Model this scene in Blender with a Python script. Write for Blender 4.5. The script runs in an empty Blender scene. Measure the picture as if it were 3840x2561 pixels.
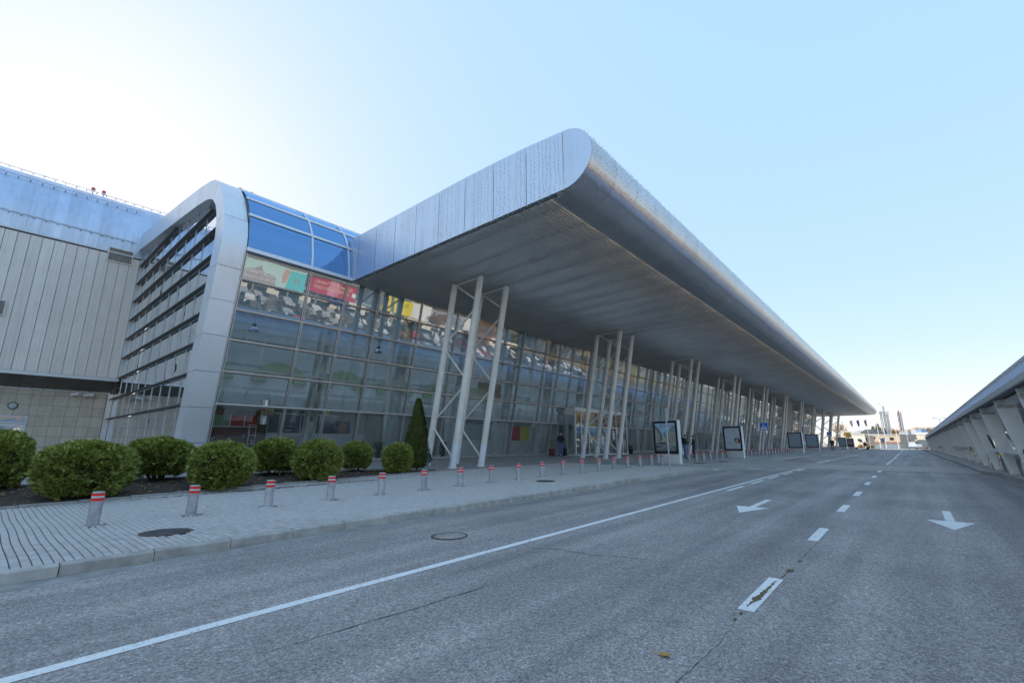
import bpy, bmesh, math, random
from math import sin, cos, pi, radians
from mathutils import Vector, Matrix
random.seed(7)
SC = bpy.context.scene
COL = SC.collection

# ------------------------------------------------------------------ camera, world, sun, exposure
cam_d = bpy.data.cameras.new('camera')
cam = bpy.data.objects.new('camera', cam_d)
COL.objects.link(cam)
cam.location = (0, 0, 1.5)
cam.rotation_euler = (radians(90 + 12.841), 0, radians(40.833))
cam_d.sensor_width = 36.0
cam_d.lens = 15.919
cam_d.clip_start = 0.05
cam_d.clip_end = 6000
SC.camera = cam

SUN_EL, SUN_AZ = 21.0, -87.0        # azimuth measured clockwise from +Y; the sun stands behind the terminal
world = bpy.data.worlds.new('World')
SC.world = world
world.use_nodes = True
wn = world.node_tree
for n in list(wn.nodes):
    wn.nodes.remove(n)
w_out = wn.nodes.new('ShaderNodeOutputWorld')
w_bg = wn.nodes.new('ShaderNodeBackground')
w_sky = wn.nodes.new('ShaderNodeTexSky')
w_sky.sky_type = 'NISHITA'
w_sky.sun_disc = False
w_sky.sun_elevation = radians(SUN_EL)
w_sky.sun_rotation = radians(SUN_AZ)
w_sky.altitude = 300
w_sky.air_density = 1.0
w_sky.dust_density = 0.6
w_sky.ozone_density = 1.6
w_bg.inputs['Strength'].default_value = 0.13
# bright hazy sky: value compressed evenly over the whole dome, hue kept
w_sep = wn.nodes.new('ShaderNodeSeparateColor'); w_sep.mode = 'HSV'
w_com = wn.nodes.new('ShaderNodeCombineColor'); w_com.mode = 'HSV'
w_pow = wn.nodes.new('ShaderNodeMath'); w_pow.operation = 'POWER'; w_pow.inputs[1].default_value = 0.03
w_mul = wn.nodes.new('ShaderNodeMath'); w_mul.operation = 'MULTIPLY'; w_mul.inputs[1].default_value = 1.6
w_sp = wn.nodes.new('ShaderNodeMath'); w_sp.operation = 'POWER'; w_sp.inputs[1].default_value = 1.9
w_sat = wn.nodes.new('ShaderNodeMath'); w_sat.operation = 'MULTIPLY'; w_sat.inputs[1].default_value = 1.9
w_hue = wn.nodes.new('ShaderNodeMath'); w_hue.operation = 'ADD'; w_hue.inputs[1].default_value = -0.022
wn.links.new(w_sky.outputs[0], w_sep.inputs[0])
wn.links.new(w_sep.outputs[2], w_pow.inputs[0]); wn.links.new(w_pow.outputs[0], w_mul.inputs[0]); wn.links.new(w_mul.outputs[0], w_com.inputs[2])
wn.links.new(w_sep.outputs[1], w_sp.inputs[0]); wn.links.new(w_sp.outputs[0], w_sat.inputs[0]); wn.links.new(w_sat.outputs[0], w_com.inputs[1])
wn.links.new(w_sep.outputs[0], w_hue.inputs[0]); wn.links.new(w_hue.outputs[0], w_com.inputs[0])
w_mix = wn.nodes.new('ShaderNodeMix'); w_mix.data_type = 'RGBA'; w_mix.inputs[0].default_value = 0.5
w_mix.inputs[7].default_value = (1.14, 1.20, 1.40, 1)          # pale haze over the whole dome
wn.links.new(w_com.outputs[0], w_mix.inputs[6])
wn.links.new(w_mix.outputs[2], w_bg.inputs['Color'])
wn.links.new(w_bg.outputs[0], w_out.inputs['Surface'])

sun_d = bpy.data.lights.new('sun', 'SUN')
sun_d.energy = 2.0
sun_d.angle = radians(0.53)
sun_d.color = (1.0, 0.90, 0.76)
sun = bpy.data.objects.new('sun', sun_d)
COL.objects.link(sun)
_sd = Vector((sin(radians(SUN_AZ)) * cos(radians(SUN_EL)), cos(radians(SUN_AZ)) * cos(radians(SUN_EL)), sin(radians(SUN_EL))))
sun.rotation_euler = _sd.to_track_quat('Z', 'Y').to_euler()
sun.location = (-60, 0, 60)

SC.view_settings.view_transform = 'Standard'
SC.view_settings.look = 'None'
SC.view_settings.gamma = 1.0
SC.view_settings.exposure = 2.5
SC.view_settings.use_curve_mapping = False
SC.cycles.use_denoising = True
SC.cycles.max_bounces = 8
SC.cycles.transparent_max_bounces = 24
SC.cycles.caustics_reflective = False
SC.cycles.caustics_refractive = False

# ------------------------------------------------------------------ helpers
def tag(o, label=None, cat=None, group=None, kind=None):
    if label: o['label'] = label
    if cat: o['category'] = cat
    if group: o['group'] = group
    if kind: o['kind'] = kind
    return o

def thing(name, label, cat, loc=(0, 0, 0), rz=0.0, group=None):
    o = bpy.data.objects.new(name, None)
    o.empty_display_size = 0.2
    COL.objects.link(o)
    o.location = loc
    o.rotation_euler = (0, 0, rz)
    return tag(o, label, cat, group)

class MB:
    def __init__(s):
        s.v = []; s.f = []; s.m = []; s.sm = []
    def add(s, vs, fs, m=0, smooth=False):
        b = len(s.v)
        s.v.extend([tuple(p) for p in vs])
        for f in fs:
            s.f.append([i + b for i in f]); s.m.append(m); s.sm.append(smooth)
        return s
    def quad(s, a, b, c, d, m=0, smooth=False):
        return s.add([a, b, c, d], [(0, 1, 2, 3)], m, smooth)
    def hexa(s, p, m=0):       # p: 8 corners, bottom ring 0-3 (ccw from above), top ring 4-7
        return s.add(p, [(3, 2, 1, 0), (4, 5, 6, 7), (0, 1, 5, 4), (1, 2, 6, 5), (2, 3, 7, 6), (3, 0, 4, 7)], m)
    def box(s, x0, x1, y0, y1, z0, z1, m=0):
        if x0 > x1: x0, x1 = x1, x0
        if y0 > y1: y0, y1 = y1, y0
        if z0 > z1: z0, z1 = z1, z0
        return s.hexa([(x0, y0, z0), (x1, y0, z0), (x1, y1, z0), (x0, y1, z0), (x0, y0, z1), (x1, y0, z1), (x1, y1, z1), (x0, y1, z1)], m)
    def bar(s, a, b, w, h, up=(0, 0, 1), m=0):   # rectangular bar from a to b
        a = Vector(a); b = Vector(b); d = (b - a).normalized(); up = Vector(up)
        if abs(d.dot(up)) > 0.99: up = Vector((1, 0, 0))
        r = d.cross(up).normalized() * (w / 2); u = r.cross(d).normalized() * (h / 2)
        return s.add([a - r - u, a + r - u, a + r + u, a - r + u, b - r - u, b + r - u, b + r + u, b - r + u],
                     [(0, 1, 2, 3), (7, 6, 5, 4), (4, 5, 1, 0), (5, 6, 2, 1), (6, 7, 3, 2), (7, 4, 0, 3)], m)
    def tube(s, a, b, r, n=8, r2=None, m=0, caps=True):
        a = Vector(a); b = Vector(b); d = (b - a)
        if d.length < 1e-6: return s
        d.normalize(); up = Vector((0, 0, 1)) if abs(d.z) < 0.9 else Vector((1, 0, 0))
        x = d.cross(up).normalized(); y = x.cross(d).normalized(); r2 = r if r2 is None else r2
        vs = [a + (x * cos(2 * pi * i / n) + y * sin(2 * pi * i / n)) * r for i in range(n)]
        vs += [b + (x * cos(2 * pi * i / n) + y * sin(2 * pi * i / n)) * r2 for i in range(n)]
        s.add(vs, [((i + 1) % n, i, i + n, (i + 1) % n + n) for i in range(n)], m, True)
        if caps: s.add(vs, [tuple(range(n)), tuple(range(2 * n - 1, n - 1, -1))], m)
        return s
    def path(s, pts, r, n=6, m=0):
        for a, b in zip(pts[:-1], pts[1:]): s.tube(a, b, r, n, m=m)
        return s
    def lathe(s, prof, n=16, c=(0, 0, 0), m=0, smooth=True, cap=True):   # prof: (radius, z)
        vs = [(c[0] + r * cos(2 * pi * i / n), c[1] + r * sin(2 * pi * i / n), c[2] + z) for r, z in prof for i in range(n)]
        fs = [(k * n + i, k * n + (i + 1) % n, (k + 1) * n + (i + 1) % n, (k + 1) * n + i) for k in range(len(prof) - 1) for i in range(n)]
        s.add(vs, fs, m, smooth)
        if cap:
            L = len(prof) - 1
            if prof[0][0] > 1e-4: s.add(vs[:n], [tuple(range(n - 1, -1, -1))], m)
            if prof[L][0] > 1e-4: s.add(vs[L * n:], [tuple(range(n))], m)
        return s
    def prism(s, poly, fn0, fn1, m=0, me=None):   # poly 2-D points ccw; fn0/fn1 map to 3-D
        n = len(poly); vs = [fn0(*p) for p in poly] + [fn1(*p) for p in poly]
        s.add(vs, [tuple(range(n - 1, -1, -1)), tuple(range(n, 2 * n))], m)
        return s.add(vs, [(i, (i + 1) % n, (i + 1) % n + n, i + n) for i in range(n)], m if me is None else me)
    def ball(s, c, r, n=8, k=6, m=0, sz=1.0):
        return s.lathe([(max(1e-5, r * sin(pi * j / k)), -r * sz * cos(pi * j / k)) for j in range(k + 1)], n, c, m, True, False)
    def mesh(s, name, mats):
        me = bpy.data.meshes.new(name)
        me.from_pydata(s.v, [], s.f)
        for mt in (mats if isinstance(mats, (list, tuple)) else [mats]): me.materials.append(mt)
        me.polygons.foreach_set('material_index', s.m)
        me.polygons.foreach_set('use_smooth', s.sm)
        me.update()
        return me
    def build(s, name, mats, parent=None, loc=None, kind=None, rz=0.0):
        o = bpy.data.objects.new(name, s.mesh(name, mats))
        COL.objects.link(o)
        if parent is not None: o.parent = parent
        if loc is not None: o.location = loc
        if rz: o.rotation_euler = (0, 0, rz)
        if kind: o['kind'] = kind
        return o

def inst(name, me, parent, loc=(0, 0, 0), rz=0.0, scale=None):
    o = bpy.data.objects.new(name, me)
    COL.objects.link(o); o.parent = parent; o.location = loc; o.rotation_euler = (0, 0, rz)
    if scale is not None: o.scale = scale
    return o

def dup(root, loc, rz=0.0, label=None, group=None, scale=None):
    r = root.copy(); COL.objects.link(r); r.location = loc; r.rotation_euler = (0, 0, rz)
    if scale is not None: r.scale = scale
    if label: r['label'] = label
    if group: r['group'] = group
    for ch in list(root.children):
        c = ch.copy(); COL.objects.link(c); c.parent = r
        for g in list(ch.children):
            d = g.copy(); COL.objects.link(d); d.parent = c
    return r

# ------------------------------------------------------------------ materials
def nmat(name):
    m = bpy.data.materials.new(name); m.use_nodes = True
    nt = m.node_tree
    return m, nt, nt.nodes['Principled BSDF']
def N(nt, t, **kw):
    n = nt.nodes.new(t)
    for k, v in kw.items():
        if k in n.inputs: n.inputs[k].default_value = v
        else: setattr(n, k, v)
    return n
def L(nt, a, b): nt.links.new(a, b)
def ramp(nt, fac, stops):
    r = nt.nodes.new('ShaderNodeValToRGB')
    e = r.color_ramp.elements
    while len(e) < len(stops): e.new(0.5)
    for el, (p, c) in zip(e, stops):
        el.position = p; el.color = (*c, 1) if len(c) == 3 else c
    L(nt, fac, r.inputs[0]); return r
def mixc(nt, fac, a, b, mode='MIX'):
    n = nt.nodes.new('ShaderNodeMix'); n.data_type = 'RGBA'; n.blend_type = mode
    if isinstance(fac, (int, float)): n.inputs[0].default_value = fac
    else: L(nt, fac, n.inputs[0])
    for k, v in ((6, a), (7, b)):
        if isinstance(v, (tuple, list)): n.inputs[k].default_value = (*v[:3], 1)
        else: L(nt, v, n.inputs[k])
    return n.outputs[2]
def coords(nt, which='Object', scale=(1, 1, 1)):
    t = nt.nodes.new('ShaderNodeTexCoord'); mp = nt.nodes.new('ShaderNodeMapping')
    mp.inputs['Scale'].default_value = scale
    L(nt, t.outputs[which], mp.inputs[0]); return mp.outputs[0]
def wpos(nt, scale=(1, 1, 1)):
    g = nt.nodes.new('ShaderNodeNewGeometry'); mp = nt.nodes.new('ShaderNodeMapping')
    mp.inputs['Scale'].default_value = scale
    L(nt, g.outputs['Position'], mp.inputs[0]); return mp.outputs[0]
def noise(nt, co, sc, det=3.0, rough=0.55):
    n = nt.nodes.new('ShaderNodeTexNoise'); n.inputs['Scale'].default_value = sc
    n.inputs['Detail'].default_value = det; n.inputs['Roughness'].default_value = rough
    L(nt, co, n.inputs['Vector']); return n.outputs['Fac']
def bump(nt, h, strength, dist, p):
    b = nt.nodes.new('ShaderNodeBump'); b.inputs['Strength'].default_value = strength; b.inputs['Distance'].default_value = dist
    L(nt, h, b.inputs['Height']); L(nt, b.outputs[0], p.inputs['Normal']); return b
def plain(name, col, rough=0.6, metal=0.0, var=0.12, vs=3.0, bmp=0.0, bs=40.0, spec=None, rnd=0.0, streak=0.0):
    m, nt, p = nmat(name)
    co = wpos(nt)
    f = noise(nt, co, vs, 4)
    lo = tuple(c * (1 - var) for c in col); hi = tuple(min(1, c * (1 + var)) for c in col)
    c = ramp(nt, f, [(0.3, lo), (0.7, hi)]).outputs[0]
    if rnd:
        oi = nt.nodes.new('ShaderNodeObjectInfo')
        k = ramp(nt, oi.outputs['Random'], [(0.0, (1 - rnd,) * 3), (1.0, (1 + rnd,) * 3)])
        c = mixc(nt, 1.0, c, k.outputs[0], 'MULTIPLY')
    if streak:
        s1 = noise(nt, wpos(nt, (5.0, 5.0, 0.22)), 1.3, 5, 0.62)
        sr = ramp(nt, s1, [(0.34, (1 - streak, 1 - streak * 1.05, 1 - streak * 1.15)), (0.52, (1, 1, 1)), (0.75, (1 + streak * .35,) * 3)])
        c = mixc(nt, 1.0, c, sr.outputs[0], 'MULTIPLY')
        rr = ramp(nt, s1, [(0.3, (min(1, rough + .12),) * 3), (0.6, (rough,) * 3)]); L(nt, rr.outputs[0], p.inputs['Roughness'])
    L(nt, c, p.inputs['Base Color'])
    if not streak: p.inputs['Roughness'].default_value = rough
    p.inputs['Metallic'].default_value = metal
    if spec is not None: p.inputs['Specular IOR Level'].default_value = spec
    if bmp: bump(nt, noise(nt, co, bs, 4), bmp, 0.01, p)
    return m
M = {}
M['steel_white'] = plain('steel_white', (0.82, 0.79, 0.73), 0.42, 0, 0.05, 1.5, streak=0.12)
M['steel_base'] = plain('steel_base_paint', (0.82, 0.84, 0.88), 0.42, 0, 0.05, 2.0, streak=0.08)
M['post_paint'] = plain('pale_green_steel', (0.86, 0.90, 0.85), 0.5, 0, 0.04, 1.5)
M['steel_dirty'] = plain('steel_dirty', (0.50, 0.47, 0.41), 0.6, 0, 0.2, 3.0)
M['alu_blue'] = plain('alu_panel', (0.66, 0.71, 0.80), 0.30, 0.75, 0.04, 0.7, rnd=0.04, streak=0.03)
M['alu_portal'] = plain('alu_portal', (0.72, 0.74, 0.78), 0.34, 0.55, 0.03, 0.6, rnd=0.04, streak=0.03)
M['nose'] = plain('nose_metal', (0.60, 0.60, 0.61), 0.33, 0.85, 0.05, 1.2, rnd=0.05)
M['soffit'] = plain('soffit_slat', (0.58, 0.55, 0.51), 0.5, 0.1, 0.12, 0.5)
M['dark'] = plain('dark_void', (0.035, 0.036, 0.04), 0.7)
M['darkgrey'] = plain('dark_grey_metal', (0.10, 0.105, 0.11), 0.5, 0.3)
M['mullion'] = plain('mullion_alu', (0.56, 0.55, 0.53), 0.35, 0.6, 0.06)
M['transom'] = plain('transom_alu', (0.24, 0.225, 0.21), 0.4, 0.5, 0.08)
M['fin'] = plain('fin_dark', (0.12, 0.115, 0.11), 0.5, 0.3, 0.1)
M['tile'] = plain('stone_tile', (0.62, 0.56, 0.47), 0.7, 0, 0.07, 6.0, 0.15, 90, rnd=0.07, streak=0.10)
M['cladding'] = plain('cladding_panel', (0.78, 0.72, 0.67), 0.5, 0.1, 0.05, 1.0, rnd=0.05, streak=0.06)
M['roofmetal'] = plain('roof_metal', (0.50, 0.58, 0.72), 0.32, 0.85, 0.06, 1.0, rnd=0.10, streak=0.08)
M['greystrip'] = plain('flashing', (0.55, 0.57, 0.60), 0.4, 0.4, 0.05)
M['darkpanel'] = plain('soffit_dark_panel', (0.15, 0.14, 0.13), 0.42, 0.5, 0.1, 2.0, rnd=0.06)
M['white'] = plain('white_paint', (0.78, 0.78, 0.77), 0.45, 0, 0.03)
M['cream'] = plain('cream_render', (0.72, 0.66, 0.55), 0.8, 0, 0.06, 1.0)
M['black'] = plain('black_plastic', (0.018, 0.018, 0.02), 0.4)
M['galv'] = plain('galvanised_steel', (0.42, 0.44, 0.47), 0.42, 0.55, 0.22, 7.0, rnd=0.08)
M['red_band'] = plain('red_reflective_band', (0.82, 0.030, 0.018), 0.55, 0, 0.05, spec=0.25)
M['grey_band'] = plain('pale_band', (0.50, 0.58, 0.60), 0.4, 0, 0.05)
M['concrete'] = plain('concrete_grey', (0.30, 0.295, 0.285), 0.85, 0, 0.15, 5.0, 0.4, 60, rnd=0.07)
M['kerb'] = plain('kerb_concrete', (0.40, 0.385, 0.36), 0.85, 0, 0.22, 6.0, 0.5, 50, rnd=0.12)
M['iron'] = plain('cast_iron', (0.075, 0.078, 0.085), 0.55, 0.4, 0.25, 14.0, 0.6, 60)
M['rust'] = plain('rusty_iron', (0.13, 0.085, 0.06), 0.8, 0.2, 0.3, 20.0)
M['leaf_yellow'] = plain('fallen_leaf', (0.62, 0.33, 0.07), 0.7, 0, 0.3, 30.0, rnd=0.35)
M['wood'] = plain('dark_wood', (0.10, 0.055, 0.035), 0.5, 0, 0.2, 4.0)
M['brown'] = plain('brown_panel', (0.20, 0.085, 0.055), 0.5, 0, 0.12, 2.0)
M['beige'] = plain('beige_surface', (0.55, 0.47, 0.34), 0.6)
M['bark'] = plain('bark', (0.10, 0.075, 0.055), 0.9, 0, 0.3, 9.0, 0.6, 30)
M['orange'] = plain('orange_plastic', (0.75, 0.22, 0.03), 0.5)
M['yellow'] = plain('yellow_paint', (0.80, 0.62, 0.02), 0.5)
M['redpaint'] = plain('red_paint', (0.62, 0.04, 0.05), 0.45)
M['blue_sign'] = plain('blue_sign_film', (0.02, 0.13, 0.60), 0.35, 0, 0.04)
M['warmgrey'] = plain('interior_wall', (0.66, 0.67, 0.65), 0.8, 0, 0.08, 0.6)
M['floor_in'] = plain('interior_floor', (0.50, 0.49, 0.46), 0.25, 0, 0.08)
M['chrome'] = plain('brushed_steel', (0.55, 0.57, 0.58), 0.22, 1.0, 0.05)
M['lime'] = plain('lime_panel', (0.34, 0.40, 0.20), 0.6)
M['rubber'] = plain('rubber', (0.03, 0.03, 0.032), 0.75)
M['skin'] = plain('skin', (0.55, 0.33, 0.24), 0.55, 0, 0.05)
M['hair'] = plain('dark_hair', (0.03, 0.022, 0.018), 0.6)
M['jacket_black'] = plain('black_cloth', (0.022, 0.022, 0.026), 0.8, 0, 0.2, 12.0)
M['jacket_olive'] = plain('olive_cloth', (0.06, 0.06, 0.035), 0.85, 0, 0.2, 12.0)
M['jacket_red'] = plain('red_cloth', (0.60, 0.04, 0.05), 0.8, 0, 0.2, 12.0)
M['denim'] = plain('blue_denim', (0.09, 0.16, 0.36), 0.85, 0, 0.2, 14.0)
M['denim_grey'] = plain('grey_blue_cloth', (0.16, 0.20, 0.28), 0.85, 0, 0.15, 14.0)
M['navy'] = plain('navy_cloth', (0.03, 0.04, 0.09), 0.85, 0, 0.2, 14.0)
M['shoe'] = plain('shoe_leather', (0.03, 0.022, 0.018), 0.5)
M['maskw'] = plain('face_mask_white', (0.75, 0.76, 0.78), 0.8)

def glass_mat(name, tint, ior, wob=0.012, ws=0.35, rough=0.0, boost=0.0, rtint=(0.92, 0.96, 1.0)):
    m, nt, p = nmat(name)
    nt.nodes.remove(p)
    out = nt.nodes['Material Output']
    tr = N(nt, 'ShaderNodeBsdfTransparent'); tr.inputs[0].default_value = (*tint, 1)
    gl = N(nt, 'ShaderNodeBsdfGlossy'); gl.inputs['Roughness'].default_value = rough
    gl.inputs['Color'].default_value = (*rtint, 1)
    oi = nt.nodes.new('ShaderNodeObjectInfo')
    g = nt.nodes.new('ShaderNodeNewGeometry')
    ad = nt.nodes.new('ShaderNodeVectorMath'); ad.operation = 'MULTIPLY_ADD'
    ad.inputs[1].default_value = (1, 1, 1)
    cx = nt.nodes.new('ShaderNodeCombineXYZ')
    mul = nt.nodes.new('ShaderNodeMath'); mul.operation = 'MULTIPLY'; mul.inputs[1].default_value = 37.0
    L(nt, oi.outputs['Random'], mul.inputs[0]); L(nt, mul.outputs[0], cx.inputs[0])
    L(nt, g.outputs['Position'], ad.inputs[0]); L(nt, cx.outputs[0], ad.inputs[2])
    f = noise(nt, ad.outputs[0], ws, 1.5)
    b = nt.nodes.new('ShaderNodeBump'); b.inputs['Strength'].default_value = 1.0; b.inputs['Distance'].default_value = wob
    L(nt, f, b.inputs['Height']); L(nt, b.outputs[0], gl.inputs['Normal'])
    fr = N(nt, 'ShaderNodeFresnel'); fr.inputs['IOR'].default_value = ior
    fa = nt.nodes.new('ShaderNodeMath'); fa.operation = 'MULTIPLY_ADD'; fa.use_clamp = True
    fa.inputs[1].default_value = 1.0; fa.inputs[2].default_value = boost
    L(nt, fr.outputs[0], fa.inputs[0])
    mx = nt.nodes.new('ShaderNodeMixShader')
    L(nt, fa.outputs[0], mx.inputs[0]); L(nt, tr.outputs[0], mx.inputs[1]); L(nt, gl.outputs[0], mx.inputs[2])
    L(nt, mx.outputs[0], out.inputs['Surface'])
    return m
M['glass'] = glass_mat('facade_glass', (0.92, 0.97, 0.96), 1.6, 0.006, 0.40, 0, 0.11)
M['glass_roof'] = glass_mat('roof_glass', (0.22, 0.40, 0.70), 1.9, 0.004, 0.5, 0, 0.38, (0.30, 0.58, 1.0))
M['glass_end'] = glass_mat('end_glass', (0.40, 0.46, 0.46), 1.7, 0.006, 0.6, 0, 0.46)
M['glass_light'] = glass_mat('added_rooflight_glass', (0.9, 0.9, 0.9), 1.3, 0.004, 0.5, 0, 0)  # clear glass for the daylight strip added in the hall roof
M['glass_small'] = glass_mat('window_glass', (0.5, 0.55, 0.55), 1.6, 0.01, 1.0, 0, 0.12)
# ------------------------------------------------------------------ terrain profile
SL = 0.011823
def interp(tb, y):
    if y <= tb[0][0]: return tb[0][1]
    for (a, va), (b, vb) in zip(tb[:-1], tb[1:]):
        if y <= b:
            t = (y - a) / (b - a); return va + (vb - va) * t
    return tb[-1][1]
_far = [(45, .384), (60, .384), (80, .42), (100, .45), (125, .46), (165, .25), (200, .2), (3000, .2)]
def zr(y):
    if y < -60: return -60 * SL
    if y < 20: return SL * y
    if y < 45:
        t = (y - 20) / 25.0; return SL * 20 + SL * 25 * (t - t * t / 2)
    return interp(_far, y)
def zs(x, y):
    b = .13 + zr(y)
    if x > -15:
        if x > -8.8 and (22.8 < y < 37.2 or 57 < y < 71.5):        # dropped kerb at the crossings
            e = min(1, (y - 22.8) / 3.5, (37.2 - y) / 3.5) if y < 50 else min(1, (y - 57) / 3.5, (71.5 - y) / 3.5)
            b -= .10 * max(0, e) * min(1, (x + 8.8) / 1.6)
        return b
    t = min(1.0, (-15 - x) / 7.5)
    return b * (1 - t) + max(.64, b + .04) * t
BEDX = lambda y: -15.12 - .082 * (y - 1)       # road-side edge of the planting bed

# ------------------------------------------------------------------ ground materials
def asphalt(name, base, k=1.0):
    m, nt, p = nmat(name)
    co = wpos(nt)
    v = nt.nodes.new('ShaderNodeTexVoronoi'); v.inputs['Scale'].default_value = 84 * k; L(nt, co, v.inputs['Vector'])
    stone = ramp(nt, v.outputs['Color'], [(0.0, tuple(c * .42 for c in base)), (0.5, base), (0.82, tuple(c * 1.35 for c in base)), (1.0, tuple(c * 2.2 for c in base))])
    n1 = noise(nt, co, 0.30, 6, 0.6)
    big = ramp(nt, n1, [(0.30, (0.74, 0.74, 0.76)), (0.55, (1.0, 1.0, 1.0)), (0.75, (1.16, 1.15, 1.12))])
    c = mixc(nt, 1.0, stone.outputs[0], big.outputs[0], 'MULTIPLY')
    n2 = noise(nt, wpos(nt, (1.0, 0.05, 1.0)), 1.6, 4)
    tr = ramp(nt, n2, [(0.36, (0.74, 0.74, 0.76)), (0.64, (1.12, 1.11, 1.10))])
    c = mixc(nt, 1.0, c, tr.outputs[0], 'MULTIPLY')
    n4 = noise(nt, co, 0.9, 2, 0.4)
    oil = ramp(nt, n4, [(0.66, (1, 1, 1)), (0.74, (0.80, 0.79, 0.78))])
    c = mixc(nt, 1.0, c, oil.outputs[0], 'MULTIPLY')
    n3 = noise(nt, co, 24, 3)
    gr = ramp(nt, n3, [(0.35, (0.82, 0.82, 0.83)), (0.65, (1.15, 1.15, 1.15))])
    c = mixc(nt, 1.0, c, gr.outputs[0], 'MULTIPLY')
    L(nt, c, p.inputs['Base Color'])
    p.inputs['Roughness'].default_value = 0.78
    bump(nt, v.outputs['Distance'], 0.7, 0.012, p)
    return m
M['asphalt'] = asphalt('asphalt', (0.36, 0.335, 0.32))
M['asphalt_lot'] = asphalt('asphalt_parking', (0.12, 0.118, 0.115), 0.4)

def brickmat(name, base, sx, sy):
    m, nt, p = nmat(name)
    co = wpos(nt)
    sw = nt.nodes.new('ShaderNodeSeparateXYZ'); L(nt, co, sw.inputs[0])
    cb = nt.nodes.new('ShaderNodeCombineXYZ'); L(nt, sw.outputs[0], cb.inputs[0]); L(nt, sw.outputs[1], cb.inputs[1])
    b = nt.nodes.new('ShaderNodeTexBrick'); L(nt, cb.outputs[0], b.inputs['Vector'])
    b.inputs['Scale'].default_value = 1.0; b.inputs['Brick Width'].default_value = sx; b.inputs['Row Height'].default_value = sy
    b.inputs['Mortar Size'].default_value = 0.006; b.inputs['Mortar Smooth'].default_value = 0.2; b.offset = 0.5
    b.inputs['Color1'].default_value = (*[c * .9 for c in base], 1); b.inputs['Color2'].default_value = (*[c * 1.1 for c in base], 1)
    b.inputs['Mortar'].default_value = (*[c * .34 for c in base], 1)
    n1 = noise(nt, co, 0.45, 5)
    big = ramp(nt, n1, [(0.3, (0.85, 0.85, 0.86)), (0.7, (1.12, 1.11, 1.1))])
    c = mixc(nt, 1.0, b.outputs['Color'], big.outputs[0], 'MULTIPLY')
    L(nt, c, p.inputs['Base Color']); p.inputs['Roughness'].default_value = 0.8
    inv = nt.nodes.new('ShaderNodeMath'); inv.operation = 'SUBTRACT'; inv.inputs[0].default_value = 1.0; L(nt, b.outputs['Fac'], inv.inputs[1])
    bump(nt, inv.outputs[0], 0.5, 0.006, p)
    return m
M['paving_far'] = brickmat('paving_blocks_far', (0.38, 0.365, 0.35), 0.19, 0.09)
M['paver'] = plain('paver_concrete', (0.45, 0.43, 0.41), 0.8, 0, 0.12, 7.0, 0.35, 120, rnd=0.10)
M['paver_red'] = plain('paver_crossing', (0.44, 0.38, 0.36), 0.8, 0, 0.15, 5.0, 0.3, 90, rnd=0.12)
M['joint'] = plain('sandy_joint', (0.075, 0.068, 0.055), 0.95, 0, 0.3, 25.0)
M['soil'] = plain('bark_mulch', (0.050, 0.036, 0.027), 0.95, 0, 0.5, 14.0, 1.0, 45)
M['verge'] = plain('dry_ground', (0.20, 0.19, 0.165), 0.9, 0, 0.2, 0.4)

def linemat():
    m, nt, p = nmat('road_paint')
    co = wpos(nt)
    n = noise(nt, co, 38, 4, 0.65)
    n2 = noise(nt, co, 3.0, 3)
    ad = nt.nodes.new('ShaderNodeMath'); ad.operation = 'MULTIPLY_ADD'; ad.inputs[1].default_value = 0.35
    L(nt, n2, ad.inputs[0]); L(nt, n, ad.inputs[2])
    c = ramp(nt, ad.outputs[0], [(0.48, (0.20, 0.20, 0.205)), (0.58, (0.76, 0.76, 0.75)), (0.9, (0.84, 0.84, 0.83))])
    L(nt, c.outputs[0], p.inputs['Base Color']); p.inputs['Roughness'].default_value = 0.7
    return m
M['paint'] = linemat()

# ------------------------------------------------------------------ ground sheets
def ystations(a, b, near=1.0):
    ys = [a]; 
    while ys[-1] < b:
        y = ys[-1]; ys.append(min(b, y + (near if -10 < y < 70 else near * 5)))
    return ys
mb = MB()
xs_ = [-3000, -800, -200, -80, -60, -30, -10, 0, 10, 30, 60, 100, 300, 900, 3000]
ys_ = [-3000, -600, -100, -60, -40, -20, -10, 0, 10, 20, 30, 45, 60, 80, 100, 125, 165, 200, 300, 600, 1500, 4000]
vs = [(x, y, zr(y) - .07) for y in ys_ for x in xs_]
nx = len(xs_)
mb.add(vs, [(j * nx + i, j * nx + i + 1, (j + 1) * nx + i + 1, (j + 1) * nx + i) for j in range(len(ys_) - 1) for i in range(nx - 1)])
tag(mb.build('ground', M['verge']), kind='structure')

def sheet(name, fx0, fx1, y0, y1, zf, mat, nx=2, step=1.0, parent=None, kind='structure'):
    ys = ystations(y0, y1, step); mb = MB(); vs = []
    for y in ys:
        a, b = fx0(y), fx1(y)
        for i in range(nx + 1):
            x = a + (b - a) * i / nx; vs.append((x, y, zf(x, y)))
    w = nx + 1
    mb.add(vs, [(j * w + i, j * w + i + 1, (j + 1) * w + i + 1, (j + 1) * w + i) for j in range(len(ys) - 1) for i in range(nx)])
    o = mb.build(name, mat, parent)
    if kind: o['kind'] = kind
    return o
LOTZ = lambda x: max(0.0, min(x, 46) - 26) * .14
road = sheet('road', lambda y: -9.2, lambda y: 2.9, -45, 210, lambda x, y: zr(y), M['asphalt'], 3)
sheet('parking_lot', lambda y: 9.8, lambda y: 130, -160, 210, lambda x, y: zr(y) + .01 + LOTZ(x), M['asphalt_lot'], 24, 5.0)

EDGE = [(-60, -7.72), (23.3, -7.72), (27.3, -4.95), (33.5, -4.95), (36.6, -7.6), (57.6, -7.75), (61.5, -5.2), (67.0, -5.2), (71, -7.9), (120, -8.1), (210, -8.3)]
edge = lambda y: interp(EDGE, y)
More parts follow.
